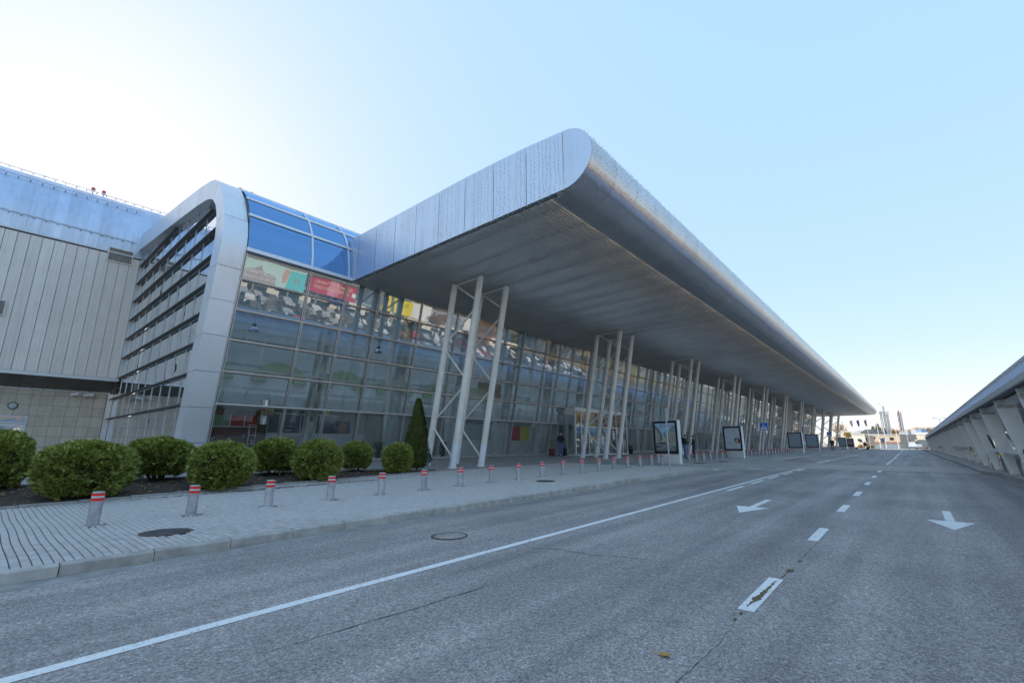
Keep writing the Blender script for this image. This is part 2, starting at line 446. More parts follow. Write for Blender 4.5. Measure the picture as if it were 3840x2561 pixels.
# pavement: outer strip beside the road, and the part beyond the paving-block area
pav = sheet('pavement', lambda y: (edge(y) - .14), lambda y: BEDX(min(y, 14.4)) - .02, 24.0, 210, zs, M['paving_far'], 6)
P0, P1 = -5.0, 24.0
sheet('paving_base', lambda y: -7.86, lambda y: BEDX(min(y, 14.4)) - .02, P0, P1, lambda x, y: zs(x, y) - .016, M['joint'], 6, parent=pav, kind=None)
sheet('paving_apron', lambda y: BEDX(min(y, 14.4)) - .02, lambda y: -43.0, 14.4, 210, zs, M['paving_far'], 12, parent=pav, kind=None)
sheet('paving_apron', lambda y: -18.5 if y < 9 else (-18.5 + 2.2 * (y - 9) / 5.4), lambda y: -43.0, -45, 14.4, zs, M['paving_far'], 12, parent=pav, kind=None)
sheet('paving_apron', lambda y: -7.86, lambda y: -18.5, -45, P0, zs, M['paving_far'], 6, parent=pav, kind=None)

# paving blocks: the largest in view as single parts, the others joined
PX, PY = 0.190, 0.090
def in_view(x, y, z):
    d = Vector((x, y, z - 1.5)); cy, sy = cos(radians(40.833)), sin(radians(40.833))
    fx = -sy * d.x + cy * d.y; r = cy * d.x + sy * d.y
    cp, sp = cos(radians(12.841)), sin(radians(12.841))
    f = fx * cp + d.z * sp; u = -fx * sp + d.z * cp
    return f > 0 and abs(r / f) < 1.13 and abs(u / f) < 0.754
blocks = []
j = 0; y = P0
while y < P1 - PY:
    off = (0.0, 0.095)[j % 2] + random.uniform(-.02, .02)
    x = -7.875 - off
    xin = BEDX(min(y, 14.4)) - .01
    if off > .03: blocks.append((-7.875 - off / 2, y, off - .003, 0))
    while x > xin + .05:
        w = min(PX, x - xin)
        blocks.append((x - w / 2, y, w - .008, 1)); x -= w
    y += PY; j += 1
ML = []          # keep-out discs in the paving (manhole, bollard feet)
full = [(b[0] ** 2 + b[1] ** 2, b) for b in blocks if b[3] and b[2] > PX - .01 and in_view(b[0], b[1], .15) and (b[0] + 9.12) ** 2 + (b[1] - 2.2) ** 2 > .40 ** 2]
full.sort(key=lambda t: t[0])
near = set(id(b) for _, b in full[:300])
def paver_mb(w, x=0, y=0, z=0):
    hx, hy = w / 2, PY / 2 - .0055; c = .004
    m_ = MB()
    t = [(x - hx + c, y - hy + c, z), (x + hx - c, y - hy + c, z), (x + hx - c, y + hy - c, z), (x - hx + c, y + hy - c, z)]
    b = [(x - hx, y - hy, z - .005), (x + hx, y - hy, z - .005), (x + hx, y + hy, z - .005), (x - hx, y + hy, z - .005)]
    g = [(p[0], p[1], z - .03) for p in b]
    m_.add(t + b + g, [(0, 1, 2, 3), (0, 4, 5, 1), (1, 5, 6, 2), (2, 6, 7, 3), (3, 7, 4, 0), (4, 8, 9, 5), (5, 9, 10, 6), (6, 10, 11, 7), (7, 11, 8, 4)])
    return m_
pm = paver_mb(PX - .008).mesh('paving_block', M['paver'])
rest = MB()
for b in blocks:
    x, y, w, _ = b
    if (x + 9.12) ** 2 + (y - 2.2) ** 2 < .36 ** 2: continue
    yy = y + PY / 2 + .012 * sin(x * 2.1 + .6 * sin(y * .8)) * .6
    z = zs(x, yy) + random.uniform(-.0025, .0025)
    if id(b) in near: inst('paving_block', pm, pav, (x, yy, z))
    else:
        q = paver_mb(w, x, yy, z); rest.add(q.v, q.f)
rest.build('paving_blocks', M['paver'], pav, kind='stuff')

# kerb stones
def kerb_mesh(l, h, w=.14):
    m_ = MB(); c = .018
    pr = [(0, -.12), (0, h - c), (-c, h), (-w, h), (-w, -.12)]     # x (road side at 0), z
    m_.prism(pr, lambda a, b: (a, -l / 2, b), lambda a, b: (a, l / 2, b))
    return m_.mesh('kerb_stone', M['kerb'])
K_full = kerb_mesh(.875, .135); K_low = kerb_mesh(.875, .1351); K_big = kerb_mesh(.875, .16, .30); K_drop = K_low
def kerb_run(p0, p1, me, parent, flip=False, sl=True):
    d = Vector((p1[0] - p0[0], p1[1] - p0[1])); n = max(1, round(d.length / .885)); a = math.atan2(-d.x, d.y)
    for i in range(n):
        t = (i + .5) / n; x = p0[0] + d.x * t; y = p0[1] + d.y * t
        o = inst('kerb_stone', me, parent, (x, y, zr(y) + random.uniform(-.004, .004)), a + (pi if flip else 0) + random.uniform(-.006, .006), (1, d.length / n / .885, max(.2, (zs(x - .05, y) - zr(y) + .006) / .135) if me is K_low else 1))
kerb_run((-7.72, -3.6), (-7.72, 23.3), K_full, pav)
kerb_run((-7.72, 23.3), (-6.4, 25.2), K_low, pav)
kerb_run((-6.4, 25.2), (-4.95, 27.3), K_drop, pav)
kerb_run((-4.95, 27.3), (-4.95, 33.5), K_drop, pav)
kerb_run((-4.95, 33.5), (-7.6, 36.6), K_drop, pav)
kerb_run((-7.6, 36.6), (-7.75, 57.6), K_full, pav)
kerb_run((-7.75, 57.6), (-5.2, 61.5), K_low, pav)
kerb_run((-5.2, 61.5), (-5.2, 67), K_drop, pav)
kerb_run((-5.2, 67), (-7.9, 71), K_drop, pav)
kerb_run((-7.9, 71), (-8.1, 120), K_full, pav)

# right-hand pavement under the covered walkway
redge = lambda y: interp([(-60, 2.55), (23, 2.55), (26.4, 2.32), (27.6, 1.98), (32.7, 1.94), (55, 1.69), (62, 1.6), (210, 1.2)], y)
pavr = sheet('walkway_pavement', lambda y: redge(y) + .1, lambda y: 9.9, -60, 210, lambda x, y: zr(y) + .125, M['paving_far'], 3)
kerb_run((2.55, -2), (2.55, 23.0), K_big, pavr, True)
kerb_run((2.55, 23.0), (2.32, 26.4), K_big, pavr, True)
kerb_run((2.32, 26.4), (1.98, 27.7), K_big, pavr, True)
kerb_run((1.98, 27.7), (1.94, 32.7), K_full, pavr, True)
kerb_run((1.94, 32.7), (1.69, 55), K_full, pavr, True)
kerb_run((1.69, 55), (1.6, 64), K_full, pavr, True)
kerb_run((1.6, 64), (1.45, 110), K_full, pavr, True)

# brick band of the crossing
mb = MB(); 
yy = 28.0
while yy < 33.2:
    x = -4.9
    while x < 1.95:
        q = paver_mb(.214, x + .115, yy, zr(yy) + .012)
        for v in range(len(q.v)): q.v[v] = (q.v[v][0], yy + (q.v[v][1] - yy) * 2.2, q.v[v][2])
        mb.add(q.v, q.f); x += .23
    yy += .215
mb.build('crossing_blocks', M['paver_red'], road, kind='stuff')

# road markings
def strip(name, pts, z=.004, parent=road, mat=None, side=None):
    m_ = MB()
    m_.add([(x, y, zr(y) + z) for x, y in pts], [tuple(range(len(pts)))])
    return m_.build(name, mat or M['paint'], parent)
def longline(name, x0a, x1a, y0, x0b, x1b, y1):
    m_ = MB(); n = max(1, int((y1 - y0) / 1.5)); vs = []
    for i in range(n + 1):
        t = i / n; y = y0 + (y1 - y0) * t
        vs += [(x0a + (x0b - x0a) * t, y, zr(y) + .004), (x1a + (x1b - x1a) * t, y, zr(y) + .004)]
    m_.add(vs, [(2 * i, 2 * i + 1, 2 * i + 3, 2 * i + 2) for i in range(n)])
    return m_.build(name, M['paint'], road)
longline('edge_line', -4.77, -4.64, -4, -4.63, -4.53, 27.9)
longline('edge_line', -4.74, -4.62, 35.6, -4.98, -4.86, 66)
for a, b in ((14.75, 16.5), (17.5, 19.05), (20.0, 21.7), (22.7, 24.6), (25.8, 27.7)):
    strip('short_dash', [(-4.42, a), (-4.30, a), (-4.30, b), (-4.42, b)])
for a, b in ((36, 38), (39.6, 42)):
    strip('short_dash', [(-4.98, a), (-4.86, a), (-4.86, b), (-4.98, b)])
for y in (4.75, 8.44, 12.02, 15.5, 19.22, 22.82, 26.7):
    strip('lane_dash', [(-1.42, y), (-1.28, y), (-1.28, y + 1.25), (-1.42, y + 1.25)])
for y in (35.6, 39.0, 42.6, 46.4, 50.3): strip('lane_dash', [(-1.42, y), (-1.28, y), (-1.28, y + 2.6), (-1.42, y + 2.6)])
longline('lane_line', -1.50, -1.37, 54, -1.56, -1.43, 82)
longline('lane_line', -1.62, -1.48, 90, -1.95, -1.8, 145)
for cx, y0 in ((-2.94, 10.62), (.31, 10.80)):
    strip('direction_arrow', [(cx, y0), (cx + .335, y0 + 1.06), (cx + .065, y0 + 1.06), (cx + .065, y0 + 2.62), (cx - .065, y0 + 2.62), (cx - .065, y0 + 1.06), (cx - .335, y0 + 1.06)])

# cracks, seam and grime
M['crack'] = plain('crack_dark', (0.035, 0.033, 0.03), 0.95)  # flat dark colour for the crack and seam lines
M['moss'] = plain('moss_grime', (0.15, 0.115, 0.065), 0.95, 0, 0.4, 40.0, 1.0, 60)
def crackline(pts, w, name='crack', mat=None, z=.003):
    m_ = MB(); vs = []; P = []
    for (a, b), (c, d) in zip(pts[:-1], pts[1:]):
        n = max(2, int(math.hypot(c - a, d - b) / .05))
        P += [(a + (c - a) * i / n + random.uniform(-.008, .008), b + (d - b) * i / n + random.uniform(-.008, .008)) for i in range(n)]
    for i, (x, y) in enumerate(P):
        q = P[min(i + 1, len(P) - 1)]; r = P[max(i - 1, 0)]; dx, dy = q[0] - r[0], q[1] - r[1]; l = math.hypot(dx, dy) or 1
        ww = w * random.uniform(.25, 1.0) * min(1, .2 + 3.0 * min(i, len(P) - 1 - i) / len(P))
        vs += [(x - dy / l * ww, y + dx / l * ww, zr(y) + z), (x + dy / l * ww, y - dx / l * ww, zr(y) + z)]
    m_.add(vs, [(2 * i, 2 * i + 1, 2 * i + 3, 2 * i + 2) for i in range(len(P) - 1)])
    m_.build(name, mat or M['crack'], road)
crackline([(-3.80, 1.6), (-3.73, 2.49), (-3.68, 2.84), (-3.67, 3.28), (-3.63, 3.54), (-3.64, 3.87), (-3.55, 4.18)], .008)
crackline([(-5.4, 5.45), (-5.07, 5.59), (-4.75, 5.5)], .006)
crackline([(-4.59, 5.46), (-4.27, 5.49), (-3.98, 5.63), (-3.41, 5.63), (-3.18, 5.79), (-2.84, 5.85), (-2.43, 5.89)], .008)
crackline([(-1.39, 1.0), (-1.35, 3.13), (-1.32, 3.85), (-1.36, 4.6)], .003, 'asphalt_seam')
crackline([(-1.30, 6.3), (-1.28, 7.87), (-1.27, 10.5)], .003, 'asphalt_seam')
crackline([(-1.365, 4.85), (-1.345, 5.2), (-1.335, 5.55), (-1.325, 5.95)], .030, 'moss_strip', M['moss'], .007)
crackline([(-1.35, 5.05), (-1.34, 5.3)], .045, 'moss_strip', M['moss'], .0065)
crackline([(-1.32, 5.95), (-1.30, 6.4)], .012, 'moss_strip', M['moss'], .005)
for x, y, r in [(-1.29, 6.43, .05), (-1.28, 6.98, .030), (-1.36, 4.65, .022), (-1.36, 4.47, .02)]:
    m_ = MB(); n = 11; ph = random.random() * 6
    rim = [(x + r * .8 * cos(2 * pi * i / n) * random.uniform(.55, 1.2), y + 1.6 * r * sin(2 * pi * i / n) * random.uniform(.55, 1.2)) for i in range(n)]
    m_.add([(x, y, zr(y) + .016)] + [(a, b, zr(b) + .006) for a, b in rim], [(0, i + 1, (i + 1) % n + 1) for i in range(n)], 0, True)
    m_.build('moss_patch', M['moss'], road)
# dirt collected along the kerb
M['gutter'] = plain('gutter_dust', (0.27, 0.265, 0.255), 0.9, 0, 0.25, 4.0)
m_ = MB(); vs = []; nn = 110
for i in range(nn + 1):
    y = -4 + 27.3 * i / nn
    w = .16 + .16 * max(0, 1 - abs(y - 1) / 7) + .05 * sin(y * 2.3) + .03 * sin(y * 7.1) + random.uniform(-.015, .015)
    vs += [(-7.72, y, zr(y) + .003), (-7.72 + w, y, zr(y) + .002)]
m_.add(vs, [(2 * i, 2 * i + 1, 2 * i + 3, 2 * i + 2) for i in range(nn)])
m_.build('gutter_dirt', M['gutter'], road)

# manhole covers
def manhole(name, label, x, y, z, r, worn=False):
    t = thing(name, label, 'manhole cover', (x, y, z))
    f = MB(); f.lathe([(r + .035, .0), (r + .035, .006), (r + .004, .008), (r + .004, -.004)], 36, cap=False); f.build('frame_ring', M['rust'], t)
    p = MB(); p.lathe([(1e-4, .004), (r, .004), (r, -.01)], 36, cap=False)
    for k in range(1, 6):
        rr = r * k / 6.2; p.lathe([(rr - .012, .004), (rr - .008, .011), (rr + .008, .011), (rr + .012, .004)], 36, cap=False)
    for k in range(12):
        a = 2 * pi * k / 12; p.bar((r * .2 * cos(a), r * .2 * sin(a), .006), (r * .9 * cos(a), r * .9 * sin(a), .006), .018, .008)
    p.build('cover_plate', M['iron'] if not worn else M['asphalt'], t)
    return t
manhole('manhole_cover', 'dark iron manhole cover in the paving beside the two leftmost bollards', -9.12, 2.2, zs(-9.12, 2.2) + .002, .31)
manhole('manhole_cover', 'worn manhole cover sunk in the asphalt between kerb and white edge line', -5.88, 5.26, zr(5.26) + .004, .26, True)
manhole('manhole_cover', 'small oval looking manhole cover in paving before the first column cluster', -9.72, 13.0, zs(-9.7, 13.0) + .010, .30)
manhole('manhole_cover', 'iron manhole cover in paving just right of the city poster lightbox', -9.6, 27.9, zs(-9.6, 27.9) + .01, .32)
manhole('manhole_cover', 'iron manhole cover in paving between portrait poster lightbox and bollard row', -9.2, 31.0, zs(-9.2, 31.0) + .01, .32)

# fallen leaves
def leaf_mesh(s):
    m_ = MB(); pts = []
    for i in range(15):
        a = 2 * pi * i / 15; r = s * (1.0 if i % 3 == 0 else .58) * (1.25 if i == 0 else 1); pts.append((r * cos(a), r * sin(a), .012 * s * 20 * abs(sin(a * 1.5)) * .5 + .004))
    m_.add([(0, 0, .004)] + pts, [(0, i + 1, (i + 1) % 15 + 1) for i in range(15)])
    m_.bar((s, 0, .006), (s * 1.9, .02 * s, .012), .1 * s, .1 * s)
    return m_.mesh('leaf', M['leaf_yellow'])
LM = leaf_mesh(.05)
LEAF = [(-1.55, 3.45, 1.0, 'large yellow maple leaf alone on the asphalt in the foreground'), (-7.58, 7.93, .9, None), (-7.66, 10.84, .9, None), (-7.64, 11.38, .8, None), (-7.57, 12.68, .9, None), (-7.62, 15.79, .9, None), (-2.68, 3.53, .45, 'small brown leaf on the asphalt left of the big maple leaf'), (-7.6, 20.9, .9, None), (-7.66, 1.63, .6, None), (-7.67, 2.6, .6, None)]
for i, (x, y, s, lb) in enumerate(LEAF):
    o = inst('fallen_leaf', LM, None, (x, y, zr(y) + .008), random.random() * 6, (s, s, s))
    tag(o, lb or 'yellow leaf lying in the gutter along the road kerb', 'leaf', None if lb else 'leaves in the gutter')
for i, (x, y) in enumerate([(-14.2, 3.2), (-12.0, 3.6), (-12.5, 2.9), (-14.6, 2.2), (-12.8, 5.2), (-14.75, 5.2), (-14.9, 6.4), (-13.5, 8.5)]):
    o = inst('fallen_leaf', LM, None, (x, y, zs(x, y) + .006), random.random() * 6, (.8, .8, .8))
    tag(o, 'yellow leaf lying on the grey paving near the planting bed', 'leaf', 'leaves on the paving')

# planting bed
bed = sheet('planting_bed', lambda y: BEDX(y) - .06, lambda y: -18.45 if y < 9 else (-18.45 + 2.2 * (y - 9) / 5.4), -6, 14.35,
            lambda x, y: zs(x, y) + .03 + .025 * sin(x * 7 + y * 3) * sin(y * 5 - x) + .02 * random.random(), M['soil'], 8, .25)
EK = MB(); EK.box(-.035, .035, -.485, .485, -.1, .055); EKM = EK.mesh('edging_stone', M['concrete'])
for i in range(21):
    y = -6 + i * .98 + .49
    inst('edging_stone', EKM, bed, (BEDX(y) - .045, y, zs(BEDX(y), y) + random.uniform(-.004, .004)), math.atan(.082), )
for i in range(16):
    y = -6 + i * .98 + .49; inst('edging_stone', EKM, bed, (-18.49, y, zs(-18.49, y) + .02))
for i in range(5):
    y = 9.3 + i * .98 + .3; inst('edging_stone', EKM, bed, (-18.49 + 2.2 * (y - 9) / 5.4, y, zs(-18, y) + .02), -.38)
mb = MB()
for i in range(900):
    y = random.uniform(-1, 14); x = random.uniform(BEDX(y) - .12, (-18.4 if y < 9 else (-18.4 + 2.2 * (y - 9) / 5.4))); z = zs(x, y) + .065; s = random.uniform(.02, .05); a = random.random() * 6; t = random.uniform(-.02, .03)
    mb.quad((x - s * cos(a), y - s * sin(a), z), (x + s * .5 * sin(a), y - s * .5 * cos(a), z + t), (x + s * cos(a), y + s * sin(a), z + .01), (x - s * .5 * sin(a), y + s * .5 * cos(a), z + t), 0 if random.random() < .4 else 1)
mb.build('mulch_chips', [M['leaf_yellow'], M['bark']], bed, kind='stuff')
# ------------------------------------------------------------------ terminal building
FX = lambda z: -22.85 + .1879 * (z - .7)          # outward leaning facade plane
Y_END = 167.0
term = thing('terminal_building', 'long airport terminal with leaning glass front and silver arched end frame', 'terminal', (-23, 5.45, .65))
TO = Vector((-23, 5.45, .65))
def tb(mb_, name, mats, kind=None, parent=None):
    o = mb_.build(name, mats, parent or term, loc=-TO if parent is None else None, kind=kind)
    return o
# arched end frame, split into panels
OUT = [(FX(.74), .74), (FX(1.58), 1.58), (FX(3.04), 3.04), (FX(4.53), 4.53), (FX(6.07), 6.07), (FX(7.56), 7.56), (FX(9.0), 9.0), (-21.08, 10.0), (-21.12, 10.6), (-21.37, 11.35), (-21.72, 12.0), (-22.2, 12.75), (-22.98, 13.57), (-23.6, 13.95), (-24.3, 14.18), (-26.1, 14.55), (-29.5, 15.05), (-33, 15.53), (-36.5, 16.0), (-40.6, 16.5)]
INN = [(-23.95, .74), (-23.62, 1.58), (-23.38, 3.04), (-23.12, 4.53), (-22.86, 6.07), (-22.6, 7.56), (-22.38, 9.0), (-22.24, 10.0), (-22.22, 10.6), (-22.38, 11.3), (-22.58, 11.85), (-22.95, 12.4), (-23.5, 12.85), (-24.1, 13.12), (-24.8, 13.3), (-26.3, 13.55), (-29.6, 13.97), (-33, 14.38), (-36.5, 14.78), (-40.6, 15.28)]
SEG = [(0, 1), (1, 2), (2, 3), (3, 4), (4, 5), (5, 6), (6, 9), (9, 12), (12, 15), (15, 16), (16, 17), (17, 18), (18, 19)]
FY0, FY1 = 5.45, 6.41
for a, b in SEG:
    m_ = MB(); o_ = OUT[a:b + 1]; i_ = INN[a:b + 1]
    def sh(pts):       # 7 mm open joints between panels
        pts = [Vector(p) for p in pts]
        d0 = (pts[1] - pts[0]).normalized() * .009; d1 = (pts[-2] - pts[-1]).normalized() * .009
        pts[0] = pts[0] + d0; pts[-1] = pts[-1] + d1; return pts
    o_ = sh(o_); i_ = sh(i_)
    vs = [(p.x, FY0, p.y) for p in o_] + [(p.x, FY1, p.y) for p in o_] + [(p.x, FY0, p.y) for p in i_] + [(p.x, FY1, p.y) for p in i_]
    n = len(o_); sm = n > 2
    m_.add(vs, [(k, k + 1, n + k + 1, n + k) for k in range(n - 1)], 0, sm)                     # outer skin
    m_.add(vs, [(2 * n + k, 3 * n + k, 3 * n + k + 1, 2 * n + k + 1) for k in range(n - 1)], 0, sm)   # inner skin
    m_.add(vs, [(k, 2 * n + k, 2 * n + k + 1, k + 1) for k in range(n - 1)], 0)                  # front
    m_.add(vs, [(n + k, n + k + 1, 3 * n + k + 1, 3 * n + k) for k in range(n - 1)], 0)          # back
    m_.add(vs, [(0, n, 3 * n, 2 * n), (n - 1, 3 * n - 1, 4 * n - 1, 2 * n - 1)], 0)
    tb(m_, 'frame_panel', M['alu_portal'])
m_ = MB()                                                                                     # dark backing seen in the joints
n = len(OUT)
for k in range(n - 1):
    c = lambda p, q, t: (p[0] + (q[0] - p[0]) * t, p[1] + (q[1] - p[1]) * t)
    a0, a1, b0, b1 = c(OUT[k], INN[k], .04), c(OUT[k + 1], INN[k + 1], .04), c(OUT[k], INN[k], .96), c(OUT[k + 1], INN[k + 1], .96)
    m_.hexa([(a0[0], FY0 + .03, a0[1]), (b0[0], FY0 + .03, b0[1]), (b0[0], FY1 - .03, b0[1]), (a0[0], FY1 - .03, a0[1]), (a1[0], FY0 + .03, a1[1]), (b1[0], FY0 + .03, b1[1]), (b1[0], FY1 - .03, b1[1]), (a1[0], FY1 - .03, a1[1])])
tb(m_, 'frame_core', M['dark'])

# end glazing: sun-shade blades, mullions, panes
def inner_x(z): 
    pts = INN[:14]
    return interp([(p[1], p[0]) for p in pts], z)
def inner_top(x):
    pts = [(p[0], p[1]) for p in INN[12:]][::-1]
    return interp(pts, x)
BZ = [3.25 + 1.352 * k for k in range(9)]
for z in BZ:
    xr = inner_x(z) - .02 if z < 12.7 else -24.3
    xl = -42.05 if z < 5 else -40.45
    if z > 13.3:
        xr = interp([(13.3, -24.8), (13.55, -26.3), (13.97, -29.6), (14.38, -33), (14.78, -36.5)], z + .08) - .3
    m_ = MB(); m_.prism([(5.62, z - .03), (5.81, z - .045), (5.81, z + .045), (5.62, z + .02)], lambda a, b: (xl, a, b), lambda a, b: (xr, a, b))
    tb(m_, 'shade_blade', M['fin'])
EX = [-41.9 + (18.3) * k / 10 for k in range(11)]
for x in EX[1:]:
    zt = min(inner_top(x) - .02, 15.2) if x < -23.6 else 12.6
    m_ = MB(); m_.box(x - .022, x + .022, 5.795, 5.86, .70, zt); tb(m_, 'mullion', M['greystrip'])
ZB = [.72] + BZ
for k in range(10):
    x0, x1 = EX[k] + .03, EX[k + 1] - .03
    for j in range(len(ZB)):
        z0 = ZB[j] + (.08 if j else 0); z1 = (ZB[j + 1] - .08) if j + 1 < len(ZB) else 15.2
        t0, t1 = inner_top(x0), inner_top(x1)
        if k == 9: t0, t1 = 13.0, 12.75
        if z0 > min(t0, t1) - .1: continue
        m_ = MB(); m_.add([(x0, 5.82, z0), (x1, 5.82, z0), (x1, 5.82, min(z1, t1)), (x0, 5.82, min(z1, t0))], [(0, 1, 2, 3)])
        tb(m_, 'end_pane', M['glass_end'])

# leaning main facade
MY = [6.44]
for k in range(40):
    MY += [11.33 + 4.885 * (k - 1) + (2.93 if k % 2 == 0 else 1.95), 11.33 + 4.885 * k]
MY = [y for y in MY if y < Y_END]
RZ = [.66, 3.2, 4.58, 5.95, 7.27, 8.62, 9.86]
VEST = (32.5, 41.6)
def fpt(y, z, off=0.0): return (FX(z) + off, y, z)
MMESH = {}
for i, y in enumerate(MY):
    z0 = 4.55 if VEST[0] - .1 < y < VEST[1] + .1 else .66
    m_ = MB(); w = .030
    for s in (-1, 1):
        m_.hexa([(FX(z0) - .12, y + s * .034 - w * .6, z0), (FX(z0) + .055, y + s * .034 - w * .6, z0), (FX(z0) + .055, y + s * .034 + w * .6, z0), (FX(z0) - .12, y + s * .034 + w * .6, z0),
             (FX(9.86) - .12, y + s * .034 - w * .6, 9.86), (FX(9.86) + .055, y + s * .034 - w * .6, 9.86), (FX(9.86) + .055, y + s * .034 + w * .6, 9.86), (FX(9.86) - .12, y + s * .034 + w * .6, 9.86)])
    m_.hexa([(FX(z0) - .16, y - .03, z0), (FX(z0) + .03, y - .03, z0), (FX(z0) + .03, y + .03, z0), (FX(z0) - .16, y + .03, z0), (FX(9.86) - .16, y - .03, 9.86), (FX(9.86) + .03, y - .03, 9.86), (FX(9.86) + .03, y + .03, 9.86), (FX(9.86) - .16, y + .03, 9.86)], 1)
    tb(m_, 'mullion', [M['mullion'], M['darkgrey']])
for j, z in enumerate(RZ[:-1]):
    spans = [(MY[0], Y_END)] if z > 4.56 else [(MY[0], VEST[0]), (VEST[1], Y_END)]
    for a, b in spans:
        m_ = MB(); h = .05 if j else .10
        m_.hexa([(FX(z) - .10, a, z - h), (FX(z) + .035, a, z - h), (FX(z) + .035, b, z - h), (FX(z) - .10, b, z - h), (FX(z) - .10, a, z + h), (FX(z) + .05, a, z + h), (FX(z) + .05, b, z + h), (FX(z) - .10, b, z + h)])
        m_.hexa([(FX(z) + .036, a, z + h * .2), (FX(z) + .062, a, z + h * .2), (FX(z) + .062, b, z + h * .2), (FX(z) + .036, b, z + h * .2), (FX(z) + .05, a, z + h * 1.02), (FX(z) + .066, a, z + h * 1.02), (FX(z) + .066, b, z + h * 1.02), (FX(z) + .05, b, z + h * 1.02)], 1)
        tb(m_, 'transom' if j else 'base_sill', [M['transom'], M['mullion'] if j != 1 else M['white']])
rest = MB(); npane = 0
for i in range(len(MY)):
    y0, y1 = MY[i] + .045, (MY[i + 1] if i + 1 < len(MY) else Y_END) - .045
    for j in range(6):
        z0, z1 = RZ[j] + .05, RZ[j + 1] - .05
        if z1 < 4.6 and VEST[0] - .2 < (y0 + y1) / 2 < VEST[1] + .2: continue
        q = [fpt(y0, z0), fpt(y1, z0), fpt(y1, z1), fpt(y0, z1)]
        if npane < 290:
            m_ = MB(); m_.quad(*q); tb(m_, 'pane', M['glass']); npane += 1
        else: rest.quad(*q)
tb(rest, 'far_panes', M['glass'], 'stuff')

# curved glazed eaves between the end frame and the canopy
EV = [(-21.1, 9.96), (-21.16, 10.6), (-21.42, 11.75), (-21.75, 12.35), (-22.1, 12.85), (-22.7, 13.4), (-23.6, 13.9)]
TR = [0, 2, 4, 6]
for k, (y0, y1) in enumerate(((6.43, 9.37), (9.37, 11.33), (11.33, 14.3))):
    for a, b in zip(TR[:-1], TR[1:]):
        m_ = MB(); pts = EV[a:b + 1]; vs = [(x, y, z) for y in (y0 + .04, y1 - .04) for x, z in pts]; n = len(pts)
        m_.add(vs, [(i, n + i, n + i + 1, i + 1) for i in range(n - 1)], 0, True)
        tb(m_, 'roof_pane', M['glass_roof'])
    if k:
        m_ = MB()
        for (xa, za), (xb, zb) in zip(EV[:-1], EV[1:]): m_.bar((xa, y0, za), (xb, y0, zb), .08, .10, (0, 1, 0))
        tb(m_, 'roof_mullion', M['alu_portal'])
for t in TR:
    x, z = EV[t]; m_ = MB(); r = .06 if t else .09
    m_.box(x - .03, x + .07, 6.42, 14.3, z - r, z + r * .2); m_.box(x - .04, x + .055, 6.42, 14.3, z + r * .25, z + r)
    tb(m_, 'roof_transom', [M['alu_portal']])
m_ = MB(); m_.box(FX(9.8) - .02, FX(9.8) + .075, 6.42, 11.5, 9.78, 9.86); tb(m_, 'dark_strip', M['darkgrey'])  # solid dark grey strip below the eaves glazing
m_ = MB()
m_.add([(-23.6, 6.42, 13.9), (-23.6, Y_END, 13.9), (-25, Y_END, 14.19), (-25, 6.42, 14.19), (-35.6, Y_END, 15.75), (-35.6, 6.42, 15.75), (-40.6, Y_END, 16.4), (-40.6, 6.42, 16.4)], [(0, 1, 2, 3), (5, 4, 6, 7)])
m_.add([(-21.1, 14.3, 9.96), (-21.1, Y_END, 9.96), (-23.6, Y_END, 13.9), (-23.6, 14.3, 13.9)], [(0, 1, 2, 3)])
m_.add([(-23, Y_END, .5), (-23, Y_END, 13.9), (-75, Y_END, 16.4), (-75, Y_END, .5)], [(0, 1, 2, 3)])
tb(m_, 'roof', M['roofmetal'])
m_ = MB(); m_.quad((-25, 6.42, 14.19), (-25, Y_END, 14.19), (-35.6, Y_END, 15.75), (-35.6, 6.42, 15.75)); tb(m_, 'added_rooflight', M['glass_light'])  # unseen glass strip, added to let daylight into the dim hall
# beams seen through the eaves glazing
m_ = MB()
m_.tube((-22.6, 6.6, 11.2), (-22.6, 20, 11.2), .07, 8); m_.tube((-23.4, 6.6, 12.2), (-23.4, 20, 12.2), .06, 8); m_.tube((-22.2, 8.0, 10.2), (-23.3, 11.0, 12.1), .06, 8)
m_.tube((-24.6, 6.6, 12.9), (-24.6, 20, 12.9), .09, 8)
tb(m_, 'roof_brace', M['steel_white'])
m_ = MB(); m_.tube((-25.6, 7.9, 13.95), (-25.6, 7.9, 14.62), .04, 6); m_.box(-25.75, -25.4, 7.55, 7.95, 14.3, 14.75); tb(m_, 'roof_box', M['greystrip'])

